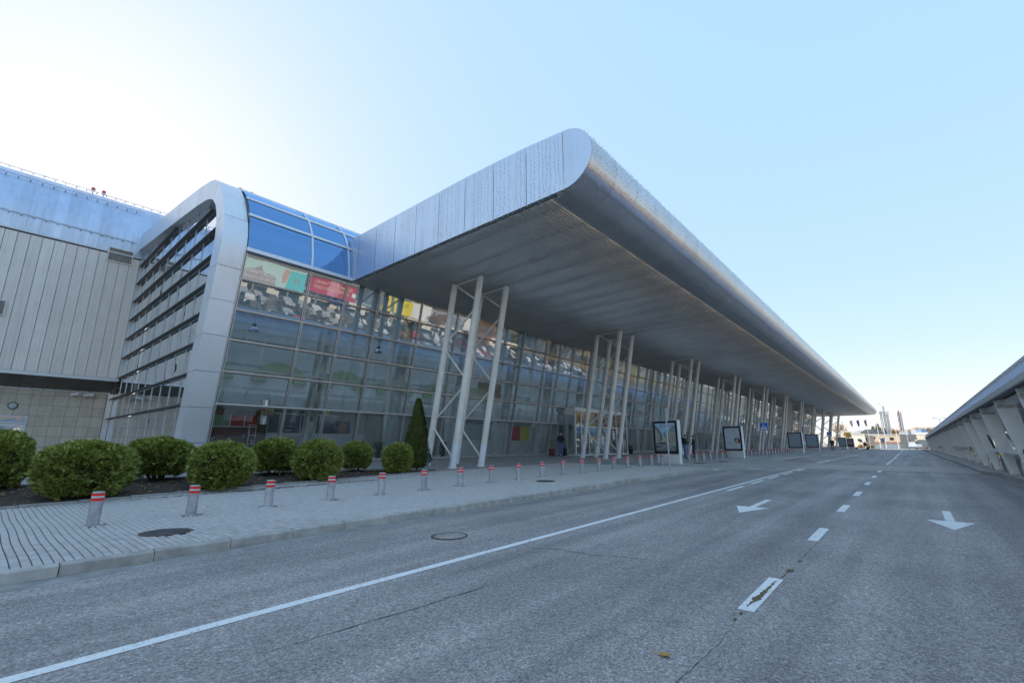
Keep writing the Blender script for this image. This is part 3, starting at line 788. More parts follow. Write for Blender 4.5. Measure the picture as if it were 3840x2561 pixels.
# interior
m_ = MB(); m_.box(-41, -22.98, 6.0, Y_END, .4, .655); tb(m_, 'floor', M['floor_in'])
m_ = MB(); m_.box(-36.2, -36, 6.0, Y_END, .655, 15.75); tb(m_, 'back_wall', M['warmgrey'])
m_ = MB(); m_.box(-41, -31.5, 6.2, Y_END, 4.0, 4.7); tb(m_, 'mezzanine', M['warmgrey'])
m_ = MB()
for i in range(23):
    y = 21 + i * 6.3
    m_.tube((-31.3, y, .66), (-31.3, y, 12.5), .25, 10)
tb(m_, 'round_columns', M['steel_white'], 'stuff')
m_ = MB()
for k in range(34):
    y = 7.0 + k * 4.885
    for z in (5.5, 7.2, 9.0, 11.0): m_.box(-35.98, -35.9, y, y + 4.7, z, z + .06)
tb(m_, 'wall_rails', M['galv'], 'stuff')
for k in range(6):                           # lime coloured arches on the gallery wall
    m_ = MB(); y0 = 7.2 + k * 5.2; pts = []
    for i in range(13):
        a = pi * i / 12; pts.append((y0 + 2.0 - 2.0 * cos(a), 6.1 + 1.5 * sin(a)))
    inner = [(y0 + 2.0 + 1.0 * cos(pi * i / 12), 6.1 + .8 * sin(pi * i / 12)) for i in range(13)]
    for i in range(12):
        a, b = pts[i], pts[i + 1]; c, d = inner[12 - i - 1], inner[12 - i]
        m_.hexa([(-35.9, *a), (-35.7, *a), (-35.7, *b), (-35.9, *b), (-35.9, *d), (-35.7, *d), (-35.7, *c), (-35.9, *c)])
    tb(m_, 'gallery_arch', M['lime'])
# slotted steel posts just behind the glass
IF = [11.05 + 4.926 * k for k in range(31)]
for k, y in enumerate(IF):
    if VEST[0] + .5 < y < VEST[1] - .5 and False: continue
    m_ = MB(); c = lambda z, o: FX(z) - o
    for s in (-1, 1):
        for (za, zb) in ((.66, 9.9),):
            m_.hexa([(c(za, .95), y + s * .2 - .07, za), (c(za, .55), y + s * .2 - .07, za), (c(za, .55), y + s * .2 + .07, za), (c(za, .95), y + s * .2 + .07, za),
                     (c(zb, .95), y + s * .2 - .07, zb), (c(zb, .55), y + s * .2 - .07, zb), (c(zb, .55), y + s * .2 + .07, zb), (c(zb, .95), y + s * .2 + .07, zb)])
    z = .66
    while z < 9.8:                             # web pieces between long round-ended slots
        pr = [(-.13, z), (.13, z), (.13, z + .62), (.09, z + .55), (.04, z + .51), (-.04, z + .51), (-.09, z + .55), (-.13, z + .62)]
        m_.prism(pr, lambda a, b: (c(b, .60), y + a, b), lambda a, b: (c(b, .64), y + a, b))
        pr = [(-.13, z - .12), (-.09, z - .05), (-.04, z - .01), (.04, z - .01), (.09, z - .05), (.13, z - .12), (.13, z + .01), (-.13, z + .01)]
        if z > 1: m_.prism(pr, lambda a, b: (c(b, .60), y + a, b), lambda a, b: (c(b, .64), y + a, b))
        z += 1.47
    tb(m_, 'slotted_post', M['post_paint'])
m_ = MB(); m_.hexa([(FX(4.82) - .5, 6.5, 4.76), (FX(4.82) - .38, 6.5, 4.76), (FX(4.82) - .38, Y_END, 4.76), (FX(4.82) - .5, Y_END, 4.76), (FX(4.82) - .5, 6.5, 4.88), (FX(4.82) - .38, 6.5, 4.88), (FX(4.82) - .38, Y_END, 4.88), (FX(4.82) - .5, Y_END, 4.88)])
tb(m_, 'service_rail', M['steel_white'])

# low guard rail along the facade
for (a, b, nm) in ((22.9, 32.2, 'beside the slotted posts left of the entrance'), (42.6, 60, 'right of the entrance beyond the city poster')):
    gr = thing('guard_rail', 'low steel guard rail along the glass front ' + nm, 'rail', (-21.9, a, .6))
    m_ = MB(); m_.tube((0, 0, .27), (0, b - a, .27), .03, 8); m_.build('rail', M['chrome'], gr)
    pm_ = MB(); pm_.tube((0, 0, -.05), (0, 0, .27), .022, 6); pme = pm_.mesh('post', M['chrome'])
    for i in range(int((b - a) / 1.5) + 1): inst('post', pme, gr, (0, i * 1.5, 0))

# ------------------------------------------------------------------ west wing (stone base, metal wall, curved metal roof)
wing = thing('terminal_wing', 'set back terminal wing with stone tiled base, metal wall and curved blue metal roof', 'building', (-42.2, 0, .66))
WO = Vector((-42.2, 0, .66))
def wb(mb_, name, mats, kind=None): return mb_.build(name, mats, wing, loc=-WO, kind=kind)
m_ = MB(); m_.box(-80, -42.26, -45, 6.0, .3, 5.76); m_.box(-80, -40.56, -45, 6.0, 5.75, 14.7); wb(m_, 'core', M['darkgrey'])
TZ = [.70, 1.37, 2.02, 2.67, 3.32, 3.98, 4.63, 4.95]
TY = [-13.75 + .65 * i for i in range(15)] + [-4.0, -3.35, -2.7, -2.05, -1.4, -.75, -.1, .55, 1.22, 1.90, 2.26, 2.92, 3.57, 4.21, 4.85, 5.5]
for i in range(len(TY) - 1):
    for j in range(len(TZ) - 1):
        y0, y1, z0, z1 = TY[i], TY[i + 1], TZ[j], TZ[j + 1]
        if y1 < 1.95 and y0 > -.8 and z1 < 3.4: continue
        m_ = MB(); g = .007; dx = random.uniform(-.003, .003)
        m_.box(-42.24, -42.2 + dx, y0 + g, y1 - g, z0 + g, z1 - g); wb(m_, 'tile', M['tile'])
m_ = MB(); m_.box(-42.24, -42.10, 5.52, 5.82, .66, 4.95); wb(m_, 'corner_trim', M['greystrip'])
m_ = MB(); m_.box(-40.6, -40.46, 5.62, 5.82, 5.9, 14.6); wb(m_, 'corner_trim', M['greystrip'])
m_ = MB(); m_.box(-42.24, -42.17, -45, 5.6, 4.96, 5.06); wb(m_, 'drip_edge', M['white'])
m_ = MB(); m_.box(-42.24, -42.18, -4, 5.5, .64, .70); wb(m_, 'plinth', M['dark'])
ny = 0; y = 5.60
PS = []
while y > -14: PS.append(y); y -= .55
for y in PS:
    y0 = y - .55
    m_ = MB(); m_.add([(-42.18, y0 + .01, 5.07), (-42.18, y - .01, 5.07), (-41.5, y - .01, 5.25), (-41.5, y0 + .01, 5.25), (-40.62, y - .01, 5.68), (-40.62, y0 + .01, 5.68)], [(0, 3, 2, 1), (3, 5, 4, 2)], 0, True)
    m_.bar((-42.16, y, 5.05), (-41.5, y, 5.23), .05, .06); m_.bar((-41.5, y, 5.23), (-40.62, y, 5.66), .05, .06)
    wb(m_, 'soffit_panel', M['darkpanel'])
    m_ = MB()
    m_.box(-40.55, -40.5, y0 + .018, y - .018, 5.92, 14.52)
    m_.box(-40.5, -40.488, y0 + .19, y0 + .20, 5.92, 14.52); m_.box(-40.5, -40.488, y0 + .36, y0 + .37, 5.92, 14.52)
    wb(m_, 'wall_panel', M['cladding'])
    m_ = MB(); m_.box(-40.5, -40.46, y - .016, y - .004, 5.92, 14.52); wb(m_, 'seam', M['cladding'])
m_ = MB(); m_.box(-40.6, -40.44, -45, 5.7, 5.69, 5.90); wb(m_, 'flashing', M['greystrip'])
m_ = MB(); m_.box(-40.6, -40.46, -45, 5.7, 14.54, 14.60); wb(m_, 'joint_gap', M['dark'])
m_ = MB(); m_.box(-40.6, -40.44, -45, 5.7, 14.60, 14.70); wb(m_, 'joint_trim', M['greystrip'])
RP = [(-40.52, 14.7), (-40.45, 15.7), (-40.5, 16.5), (-40.75, 17.4), (-41.2, 18.2), (-41.75, 18.8), (-42.5, 19.28), (-43.4, 19.62), (-45.0, 19.95), (-48, 20.2)]
PS2 = []; y = 13.0
while y > -14: PS2.append(y); y -= .55
for y in PS2:
    y0 = y - .55; m_ = MB(); vs = [(x, yy, z) for yy in (y0 + .008, y - .008) for x, z in RP]; n = len(RP)
    m_.add(vs, [(i, n + i, n + i + 1, i + 1) for i in range(n - 1)], 0, True)
    for (xa, za), (xb, zb) in zip(RP[:-1], RP[1:]): m_.bar((xa, y, za), (xb, y, zb), .022, .07, (0, 1, 0))
    wb(m_, 'roof_panel', M['roofmetal'])
m_ = MB()
vs = [(x, yy, z) for yy in (-45, 13) for x, z in [(-40.62, 14.6), (-40.6, 16.5), (-40.9, 17.4), (-41.9, 18.7), (-43.4, 19.5), (-48, 20.1), (-80, 20.1)]]
m_.add(vs, [(i, 7 + i, 8 + i, i + 1) for i in range(6)]); m_.add(vs, [tuple(range(7)), tuple(range(13, 6, -1))]); m_.add([(-80, -45, 0), (-80, 13, 0), (-80, 13, 20.1), (-80, -45, 20.1)], [(0, 1, 2, 3)])
wb(m_, 'roof_core', M['darkgrey'])
for nm, x, z, ya, yb in (('snow_rail', -40.33, 15.7, -6, 5.2), ('snow_rail', -41.25, 18.5, -6, 5.4), ('snow_rail', -40.9, 17.6, 5.0, 7), ('lightning_rod_line', -43.2, 19.78, -6, 12)):
    m_ = MB(); m_.tube((x, ya, z), (x, yb, z), .022, 6)
    yy = ya
    while yy < yb: m_.box(x - .12, x + .03, yy - .03, yy + .03, z - .10, z); yy += .55
    wb(m_, nm, M['greystrip'])
for y0, y1, z0, z1 in ((3.81, 5.2, 13.97, 15.0), (-1.5, -.16, 9.08, 10.05)):
    m_ = MB(); m_.box(-40.5, -40.42, y0, y1, z0, z0 + .06); m_.box(-40.5, -40.42, y0, y1, z1 - .06, z1); m_.box(-40.5, -40.42, y0, y0 + .06, z0 + .06, z1 - .06); m_.box(-40.5, -40.42, y1 - .06, y1, z0 + .06, z1 - .06); lf = wb(m_, 'louver_frame', M['cladding'])
    m_ = MB(); n = 16
    for k in range(n):
        z = z0 + .08 + (z1 - z0 - .16) * k / n; h = (z1 - z0 - .16) / n
        m_.hexa([(-40.49, y0 + .06, z + h * .5), (-40.43, y0 + .06, z), (-40.43, y1 - .06, z), (-40.49, y1 - .06, z + h * .5), (-40.49, y0 + .06, z + h * .75), (-40.425, y0 + .06, z + h * .25), (-40.425, y1 - .06, z + h * .25), (-40.49, y1 - .06, z + h * .75)])
    lb_ = m_.build('louver_slats', M['cladding'], lf)
    m_ = MB(); m_.box(-40.499, -40.495, y0, y1, z0, z1); m_.build('louver_back', M['dark'], lf)
# double door
m_ = MB()
for a in ((-.55, -.49, .68, 3.30), (1.83, 1.90, .68, 3.30), (-.49, 1.83, 3.22, 3.30), (-.49, 1.83, 2.80, 2.88)): m_.box(-42.3, -42.13, a[0], a[1], a[2], a[3])
dr = wb(m_, 'door', M['white'])
for y0, y1 in ((-.48, .67), (.69, 1.82)):
    m_ = MB()
    for a in ((y0, y0 + .14, .70, 2.78), (y1 - .14, y1, .70, 2.78), (y0 + .14, y1 - .14, .70, .95), (y0 + .14, y1 - .14, 2.64, 2.78), (y0 + .14, y1 - .14, 1.55, 1.70)): m_.box(-42.24, -42.18, *a)
    m_.build('door_leaf', M['white'], dr)
    m_ = MB(); m_.quad((-42.21, y0 + .14, .95), (-42.21, y1 - .14, .95), (-42.21, y1 - .14, 2.64), (-42.21, y0 + .14, 2.64)); m_.build('door_pane', M['glass_small'], dr)
m_ = MB(); m_.quad((-42.2, -.49, 2.88), (-42.2, 1.83, 2.88), (-42.2, 1.83, 3.22), (-42.2, -.49, 3.22)); m_.build('transom_pane', M['glass_small'], dr)
m_ = MB(); m_.box(-42.18, -42.13, 1.70, 1.76, 1.75, 1.93); m_.box(-42.18, -42.13, 1.70, 1.76, 1.52, 1.68); m_.build('door_handle', M['black'], dr)
m_ = MB(); m_.box(-42.33, -42.28, -.5, 1.85, .7, 3.2); wb(m_, 'door_lobby', M['beige'])
# bulkhead lamp and two cameras fixed to the wall
m_ = MB(); m_.lathe([(.22, 0), (.235, .03), (.22, .06), (.19, .07)], 20); ring = m_.build('lamp_ring', M['darkgrey'], wing, loc=Vector((-42.2, 1.15, 3.88)) - WO); ring.rotation_euler = (0, pi / 2, 0)
m_ = MB(); m_.lathe([(.195, .05), (.16, .10), (.08, .125), (1e-4, .13)], 20); gl = m_.build('lamp_glass', M['grey_band'], ring)
for y, az in ((3.84, -.9), (4.5, -.35)):
    m_ = MB(); m_.box(-.08, .08, -.26, .26, -.07, .07); m_.box(-.095, .095, -.34, .27, .07, .085); m_.lathe([(.05, -.25), (.05, -.262)], 10)
    c_ = m_.build('security_camera', M['white'], wing, loc=Vector((-41.75, y, 4.78)) - WO); c_.rotation_euler = (radians(8), 0, az)
    m_ = MB(); m_.tube((0, .05, -.07), (-.15, .1, -.2), .02, 6); m_.tube((-.15, .1, -.2), (-.45, .1, -.18), .02, 6); m_.build('camera_arm', M['white'], c_)
    m_ = MB(); m_.box(-.055, .055, -.268, -.262, -.045, .045); m_.build('camera_lens', M['black'], c_)

# red obstruction lights on the roofs
M['red_lamp'] = plain('red_lamp_glass', (0.75, 0.05, 0.07), 0.25)
ol = thing('obstruction_light', 'left ball of the red obstruction light pair on the blue curved roof', 'warning light', (-43.6, 2.6, 19.65))
m_ = MB(); m_.tube((0, 0, -.05), (0, 0, .28), .035, 8); m_.lathe([(.09, .26), (.12, .34), (.12, .38)], 12); m_.build('stem', M['greystrip'], ol)
m_ = MB(); m_.ball((0, 0, .48), .125, 14, 8); m_.build('red_globe', M['red_lamp'], ol)
dup(ol, (-43.6, 3.2, 19.65), 0, 'right ball of the red obstruction light pair on the blue curved roof', 'red obstruction lights')
ol['group'] = 'red obstruction lights'
dup(ol, (-24.9, 6.9, 14.1), 0, 'red obstruction light just right of the silver arch top', 'red obstruction lights')
dup(ol, (-24.9, 7.45, 14.1), 0, 'red obstruction light on the glass roof further right of the silver arch', 'red obstruction lights')
# ------------------------------------------------------------------ big canopy
YC0, YC1 = 11.494, 167.0
can = thing('canopy', 'huge flat metal canopy with rounded front edge over the forecourt', 'canopy', (-7.6, YC0, 9.86))
CO = Vector((-7.6, YC0, 9.86))
def cb(mb_, name, mats, kind=None): return mb_.build(name, mats, can, loc=-CO, kind=kind)
ZT = lambda x: interp([(-22.3, 12.34), (-12, 12.33), (-9.2, 12.22), (-7.63, 12.08)], x)
EXS = [-22.2, -20.6, -18.98, -17.36, -15.745, -14.125, -12.495, -10.88, -9.25, -7.635]
for a, b in zip(EXS[:-1], EXS[1:]):
    m_ = MB(); g = .012
    m_.hexa([(a + g, YC0, 9.86), (b - g, YC0, 9.86), (b - g, YC0 + .05, 9.86), (a + g, YC0 + .05, 9.86), (a + g, YC0, ZT(a)), (b - g, YC0, ZT(b)), (b - g, YC0 + .05, ZT(b)), (a + g, YC0 + .05, ZT(a))])
    cb(m_, 'end_panel', M['alu_blue'])
NOSE = [(-7.635 + 1.11 * sin(pi * i / 20), 10.97 - 1.11 * cos(pi * i / 20)) for i in range(21)]
m_ = MB(); m_.prism([(-7.623, 9.86)] + NOSE[1:-1] + [(-7.623, 12.08)], lambda a, b: (a, YC0, b), lambda a, b: (a, YC0 + .05, b)); cb(m_, 'end_panel', M['alu_blue'])
m_ = MB(); m_.box(-22.1, -7.7, YC0 + .055, YC0 + .08, 9.95, 12.0); cb(m_, 'end_backing', M['dark'])
# rounded front edge: bent sheets with open joints
PW = 1.64; k = 0; y = YC0 + .06
NP = [(-8.3, 9.875)] + NOSE + [(-8.9, 12.15)]
while y < YC1 - .3:
    y1 = min(y + PW, YC1); g = .008; m_ = MB(); vs = [(x, yy, z) for yy in (y + g, y1 - g) for x, z in NP]; n = len(NP)
    m_.add(vs, [(i, i + 1, n + i + 1, n + i) for i in range(n - 1)], 0, True)
    cb(m_, 'edge_sheet', M['nose']); y = y1
m_ = MB(); pr = [(-8.3, 9.90), (-8.0, 9.90)] + [(-7.635 + 1.085 * sin(pi * i / 10), 10.97 - 1.085 * cos(pi * i / 10)) for i in range(11)]
vs = [(x, yy, z) for yy in (YC0 + .06, YC1 - .02) for x, z in pr]; n = len(pr)
m_.add(vs, [(i, n + i, n + i + 1, i + 1) for i in range(n - 1)]); cb(m_, 'edge_backing', M['beige'])
# roof deck, left open behind the front edge to let sun in on the slats
m_ = MB(); m_.add([(-22.3, YC0 + .06, 12.3), (-14.5, YC0 + .06, 12.3), (-14.5, YC1, 12.3), (-22.3, YC1, 12.3)], [(0, 1, 2, 3)]); cb(m_, 'roof_deck', M['greystrip'])
m_ = MB(); m_.box(-22.3, -7.6, YC1 - .05, YC1, 9.86, 12.1); m_.lathe([(1e-4, 0)], 3, (0, 0, 0)) if False else None; cb(m_, 'far_end_panel', M['alu_blue'])
# soffit: long slats with gaps, purlins and beams above
m_ = MB(); x = -21.6
while x < -8.32:
    m_.box(x, x + .083, YC0 + .10, YC1 - .1, 9.86, 9.885); m_.box(x + .072, x + .083, YC0 + .10, YC1 - .1, 9.885, 9.94); x += .125
cb(m_, 'soffit_slats', M['soffit'], 'stuff')
m_ = MB(); m_.box(-22.0, -8.0, YC0 + .05, YC0 + .14, 9.80, 9.86)
y = YC0 + .9
while y < YC1:
    m_.box(-21.9, -8.1, y, y + .14, 9.95, 10.15); y += 1.64
cb(m_, 'purlins', M['darkgrey'], 'stuff')
m_ = MB(); m_.box(-21.9, -14.5, YC0 + .2, YC1, 11.3, 11.35); cb(m_, 'inner_ceiling', M['greystrip'])
m_ = MB()
for yb in [15.3 + 14.777 * k + d for k in range(11) for d in (0, 1.95)]: m_.box(-21.5, -8.0, yb - .12, yb + .12, 10.16, 11.0)
cb(m_, 'beams', M['steel_white'], 'stuff')

# light strings draped over the canopy edge
M['wire'] = plain('clear_cable', (0.60, 0.55, 0.50), 0.5)
M['bulb'] = plain('unlit_bulb', (0.86, 0.78, 0.68), 0.3)
def strings(name, label, gen, bw=.011):
    m_ = MB()
    for pts, nrm in gen:
        for (a, b) in zip(pts[:-1], pts[1:]):
            a = Vector(a); b = Vector(b); d = (b - a).normalized(); s = d.cross(Vector(nrm)).normalized() * .0022
            m_.add([a - s, a + s, b + s, b - s], [(0, 1, 2, 3)], 0)
        for p in pts[1:]:
            if random.random() < .22: continue
            p = Vector(p); nv = Vector(nrm); t = Vector((random.uniform(-1, 1), random.uniform(-1, 1), random.uniform(-1, .3)))
            m_.bar(p, p + (nv * .6 + t * .7).normalized() * random.uniform(.03, .055), bw, bw, (0, 0, 1), 1)
    o = m_.build(name, [M['wire'], M['bulb']]); tag(o, label, 'string lights', 'string lights on the canopy')
def g_end():
    x = -22.0
    while x < -6.9:
        zt = ZT(x) if x < -7.63 else 10.97 + math.sqrt(max(.05, 1.11 ** 2 - (x + 7.635) ** 2))
        zb = 9.80 if x < -7.63 else 10.97 - math.sqrt(max(.05, 1.11 ** 2 - (x + 7.635) ** 2))
        if x > -7.5 and random.random() < .6: x += .2; continue
        n = 15; ph = random.random() * 6
        yield [(x + .02 * sin(ph + i * .9) + (0 if i < n - 3 else random.uniform(-.04, .04)), YC0 - .012, zt + .03 + (zb - zt - random.uniform(0, .06)) * i / n) for i in range(n + 1)], (0, -1, 0)
        x += random.uniform(.15, .24) if x < -19.5 or random.random() < .7 else random.uniform(.24, .5)
strings('string_lights', 'clear string lights hanging down the flat bluish end face of the canopy', g_end(), .008)
def g_edge():
    y = YC0 + .05
    while y < 110:
        step = .20 if y < 30 else .33 if y < 50 else .8
        n = 18 if y < 40 else 12; k1 = random.uniform(.94, 1.06)
        pts = []
        for i in range(n + 1):
            a = pi * (1.0 - .97 * i / n); pts.append((-7.635 + 1.125 * sin(a), y + .02 * sin(i * 1.3 + y * 9), 10.97 - 1.125 * cos(a)))
        yield pts, (1, 0, .1)
        y += step * random.uniform(.75, 1.25)
strings('string_lights', 'clear string lights wrapped over the long rounded front edge of the canopy', g_edge())
def g_under():
    x = -21.5; pts = []
    while x < -7.7:
        pts.append((x, YC0 + .03 + .05 * random.random(), 9.84 - random.uniform(0, .22) * (1 if random.random() < .7 else 0))); x += .07
    yield pts, (0, -.5, -.8)
    y = YC0; pts = []
    while y < 60:
        pts.append((-8.25 + random.uniform(-.05, .05), y, 9.83 - random.uniform(0, .08))); y += .11
    yield pts, (0, 0, -1)
strings('string_lights', 'clear string lights bundled along the lower rim of the canopy', g_under())

# lattice column clusters
CH = 9.86 - .13
def cluster_mesh():
    # local origin: pavement level under the F column base
    pass
ROT = {'F': (0, 0), 'R': (0, 1.955), 'L': (-1.93, 0), 'B': (-1.93, 1.955)}
def make_cluster(z0, H):
    t = thing('column_cluster', '', 'column cluster', (0, 0, 0))
    lx = 1.758
    def P(kx, f): a = ROT[kx]; return Vector((a[0] + lx * f, a[1], H * f))
    fb = 1.25 / H
    for kx in 'FRLB':
        m_ = MB(); m_.tube(P(kx, fb), P(kx, 1 - .008), .165, 18, m=0); m_.tube(P(kx, 0), P(kx, fb), .167, 18, m=1)
        m_.tube(P(kx, 1 - .008), P(kx, 1 - .001), .19, 14, m=2)
        f = random.choice((.62, .70, .52)); m_.tube(P(kx, f), P(kx, f + .002), .169, 18, m=2)
        c = m_.build('column', [M['steel_white'], M['steel_base'], M['steel_dirty']], t)
        m_ = MB(); b = P(kx, 0)
        m_.lathe([(.29, -.03), (.29, .025), (.2, .025)], 16, (b.x, b.y, 0))
        for q in range(8):
            a = 2 * pi * q / 8; d = Vector((cos(a), sin(a), 0)); s = Vector((-sin(a), cos(a), 0)) * .01
            p0, p1, p2 = b + d * .15 + Vector((0, 0, .025)), b + d * .28 + Vector((0, 0, .025)), b + d * .16 + Vector((.03, 0, .20))
            m_.add([p0 - s, p1 - s, p2 - s, p0 + s, p1 + s, p2 + s], [(0, 1, 2), (5, 4, 3), (1, 4, 5, 2), (0, 2, 5, 3)])
            m_.tube(b + d * .245 + s * 14, b + d * .245 + s * 14 + Vector((0, 0, .06)), .014, 5, m=1)
        m_.build('base_plate', [M['steel_base'], M['rust']], c)
    for A, B in (('L', 'F'), ('B', 'R')):
        nd = [(A, .995, B, .865), (B, .83, A, .663), (A, .635, B, .457), (B, .424, A, .245), (A, .22, B, .05)]
        for a, fa, b, fb_ in nd:
            p, q = P(a, fa), P(b, fb_); d = (q - p).normalized() * .15
            m_ = MB(); m_.tube(p + d, q - d, .048, 8); m_.build('brace', M['steel_white'], t)
        p, q = P(A, .988), P(B, .992); d = (q - p).normalized() * .17
        m_ = MB(); m_.tube(p + d, q - d, .05, 8); m_.build('head_tie', M['steel_white'], t)
    return t
CL = ['white lattice column cluster nearest the camera beside the conical shrub', 'white lattice column cluster standing in front of the entrance vestibule',
      'white lattice column cluster behind the two talking men and city poster', 'white lattice column cluster left of the portrait poster lightbox',
      'white lattice column cluster behind the nearest blue crossing sign', 'white lattice column cluster next beyond the nearest blue crossing sign',
      'white lattice column cluster left of the first blank lightbox', 'white lattice column cluster behind the first blank lightbox',
      'white lattice column cluster just beyond the second blank lightbox', 'white lattice column cluster behind the second blue crossing sign', 'farthest white lattice column cluster at the far canopy end']
for k in range(11):
    y = 15.308 + 14.777 * k; z = zs(-17, y) - .02
    z = .13 + zr(y) + .004
    c = make_cluster(z, 9.85 - z)
    c.location = (-17.066, y, z); c['label'] = CL[k]; c['group'] = 'lattice column clusters under the canopy'

# ------------------------------------------------------------------ entrance vestibule
ve = thing('entrance_vestibule', 'projecting glazed entrance box with white frames and sliding doors', 'entrance', (-21.2, 32.5, .62))
VO = Vector((-21.2, 32.5, .62))
def vb(mb_, name, mats, parent=None): return mb_.build(name, mats, parent or ve, loc=-VO if parent is None else None)
VY = [32.5, 33.35, 34.6, 36.2, 37.9, 39.5, 40.7, 41.6]
m_ = MB(); m_.box(-23, -21.05, 32.45, 41.65, 4.28, 4.58); vb(m_, 'fascia', M['white'])
m_ = MB(); m_.box(-22.9, -21.2, 32.5, 41.6, 4.58, 4.62); vb(m_, 'roof', M['greystrip'])
for y in VY:
    m_ = MB(); m_.box(-21.2, -21.06, y - .05, y + .05, .62, 4.28); vb(m_, 'post', M['white'])
for ya, yb in zip(VY[:-1], VY[1:]):
    m_ = MB(); m_.box(-21.17, -21.09, ya + .05, yb - .05, 3.0, 3.08); m_.box(-21.17, -21.09, ya + .05, yb - .05, .62, .72); vb(m_, 'rail', M['white'])
    m_ = MB(); m_.quad((-21.13, ya + .05, .72), (-21.13, yb - .05, .72), (-21.13, yb - .05, 3.0), (-21.13, ya + .05, 3.0)); vb(m_, 'door_pane', M['glass_small'])
    m_ = MB(); m_.quad((-21.13, ya + .05, 3.08), (-21.13, yb - .05, 3.08), (-21.13, yb - .05, 4.28), (-21.13, ya + .05, 4.28)); vb(m_, 'upper_pane', M['glass_small'])
for y, s in ((32.5, -1), (41.6, 1)):
    m_ = MB(); m_.box(-22.8, -21.2, y - .04, y + .04, 4.0, 4.28); m_.box(-22.9, -22.75, y - .05, y + .05, .62, 4.0); m_.box(-22.75, -21.2, y - .04, y + .04, .62, .75); vb(m_, 'side_frame', M['white'])
    m_ = MB(); q = [(-22.75, y, .75), (-21.2, y, .75), (-21.2, y, 4.0), (-22.75, y, 4.0)]; m_.quad(*(q if s < 0 else q[::-1])); vb(m_, 'side_pane', M['glass_small'])
M['paper'] = plain('paper_notice', (0.72, 0.78, 0.82), 0.8, 0, 0.08, 30)
M['notice_red'] = plain('red_notice', (0.70, 0.10, 0.10), 0.7)
for y, z, w, h, mt in ((33.6, 1.95, .3, .35, 'paper'), (34.2, 1.95, .25, .35, 'paper'), (36.5, 2.55, .35, .5, 'paper'), (37.0, 1.55, .45, .7, 'paper'), (37.6, 2.3, .3, .4, 'paper'), (39.0, 2.0, .4, .8, 'paper'), (39.2, 2.6, .25, .45, 'notice_red'), (39.8, 2.5, .25, .5, 'paper')):
    m_ = MB(); m_.box(-21.125, -21.115, y - w / 2, y + w / 2, z, z + h); vb(m_, 'notice', M[mt])
for y in (35.7, 40.0):
    for r in range(2):
        for c in range(4):
            if r and not c % 4: pass
            m_ = MB(); m_.lathe([(.07, 0), (.07, .008), (.05, .009)], 10); o = m_.build('safety_sticker', M['notice_red'] if r else M['paper'], ve, loc=Vector((-21.12, y + c * .17, 1.75 + r * .22)) - VO); o.rotation_euler = (0, pi / 2, 0)
m_ = MB(); m_.box(-21.12, -21.07, 37.3, 38.3, 3.15, 3.75); vb(m_, 'sign_board', plain('purple_sign', (0.10, 0.05, 0.12), .5))
m_ = MB(); m_.box(-21.065, -21.06, 37.45, 38.1, 3.52, 3.60, 0); m_.box(-21.065, -21.06, 37.45, 37.9, 3.30, 3.38, 0); vb(m_, 'sign_lettering', M['orange'])
ck = thing('wall_clock', 'round white double faced clock hung above the entrance doors', 'clock', (-20.55, 37.1, 3.85))
m_ = MB(); m_.lathe([(.42, -.06), (.42, .06)], 28); o = m_.build('clock_case', M['white'], ck); o.rotation_euler = (pi / 2, 0, -.25)
m_ = MB()
for k in range(12):
    a = 2 * pi * k / 12; m_.bar((.33 * cos(a), .33 * sin(a), .066), (.38 * cos(a), .38 * sin(a), .066), .03, .008)
m_.bar((0, 0, .07), (.2, .14, .07), .035, .008); m_.bar((0, 0, .07), (-.1, -.3, .07), .025, .008)
m_.build('clock_hands', M['black'], o)
m_ = MB(); m_.tube((0, 0, .4), (0, 0, .6), .03, 6); m_.tube((0, 0, .6), (-.55, 0, .6), .03, 6); m_.build('bracket', M['white'], ck)

# ------------------------------------------------------------------ covered walkway on the right
wk = thing('covered_walkway', 'low covered walkway with slanting white fins and curved ribbed roof', 'walkway', (2.55, 21, .5))
WKO = Vector((2.55, 21, .5))
def kb(mb_, name, mats, kind=None): return mb_.build(name, mats, wk, loc=-WKO, kind=kind)
YW0, YW1 = -42.0, 132.0
M['fin_white'] = plain('fin_white', (0.85, 0.86, 0.83), 0.5, 0, 0.08, 1.5)
y = 25.1 - 4.22 * 16
while y < YW1:
    zb = zr(y) + .11
    m_ = MB(); m_.prism([(2.55, zb), (2.80, zb), (2.60, 2.55), (2.58, 2.80), (2.12, 2.86), (2.16, 2.5)], lambda a, b: (a, y + .07, b), lambda a, b: (a, y - .07, b))
    kb(m_, 'fin', M['fin_white'])
    m_ = MB(); m_.prism([(2.1, 2.80), (2.45, 2.80), (4.5, 3.5), (8.8, 3.0), (8.8, 3.15), (4.6, 3.66), (2.3, 2.95)], lambda a, b: (a, y + .05, b), lambda a, b: (a, y - .05, b))
    m_.box(8.6, 8.85, y - .1, y + .1, zr(y) + .1, 3.0)
    kb(m_, 'rafter', M['fin_white'])
    m_ = MB(); m_.box(2.15, 2.5, y - .12, y + .12, 2.62, 2.72); kb(m_, 'bolted_plate', M['steel_dirty'])
    y += 4.22
for y0 in (21.0, 25.4, 38.0, 42.2, 46.4, 50.6, 75, 80):
    m_ = MB(); m_.box(2.42, 2.5, y0 - .7, y0 + 3.6, 1.22, 1.36); m_.box(2.40, 2.46, y0 - .7, y0 - .6, 1.16, 1.42); kb(m_, 'rail', M['steel_dirty'] if y0 > 30 else M['fin_white'])
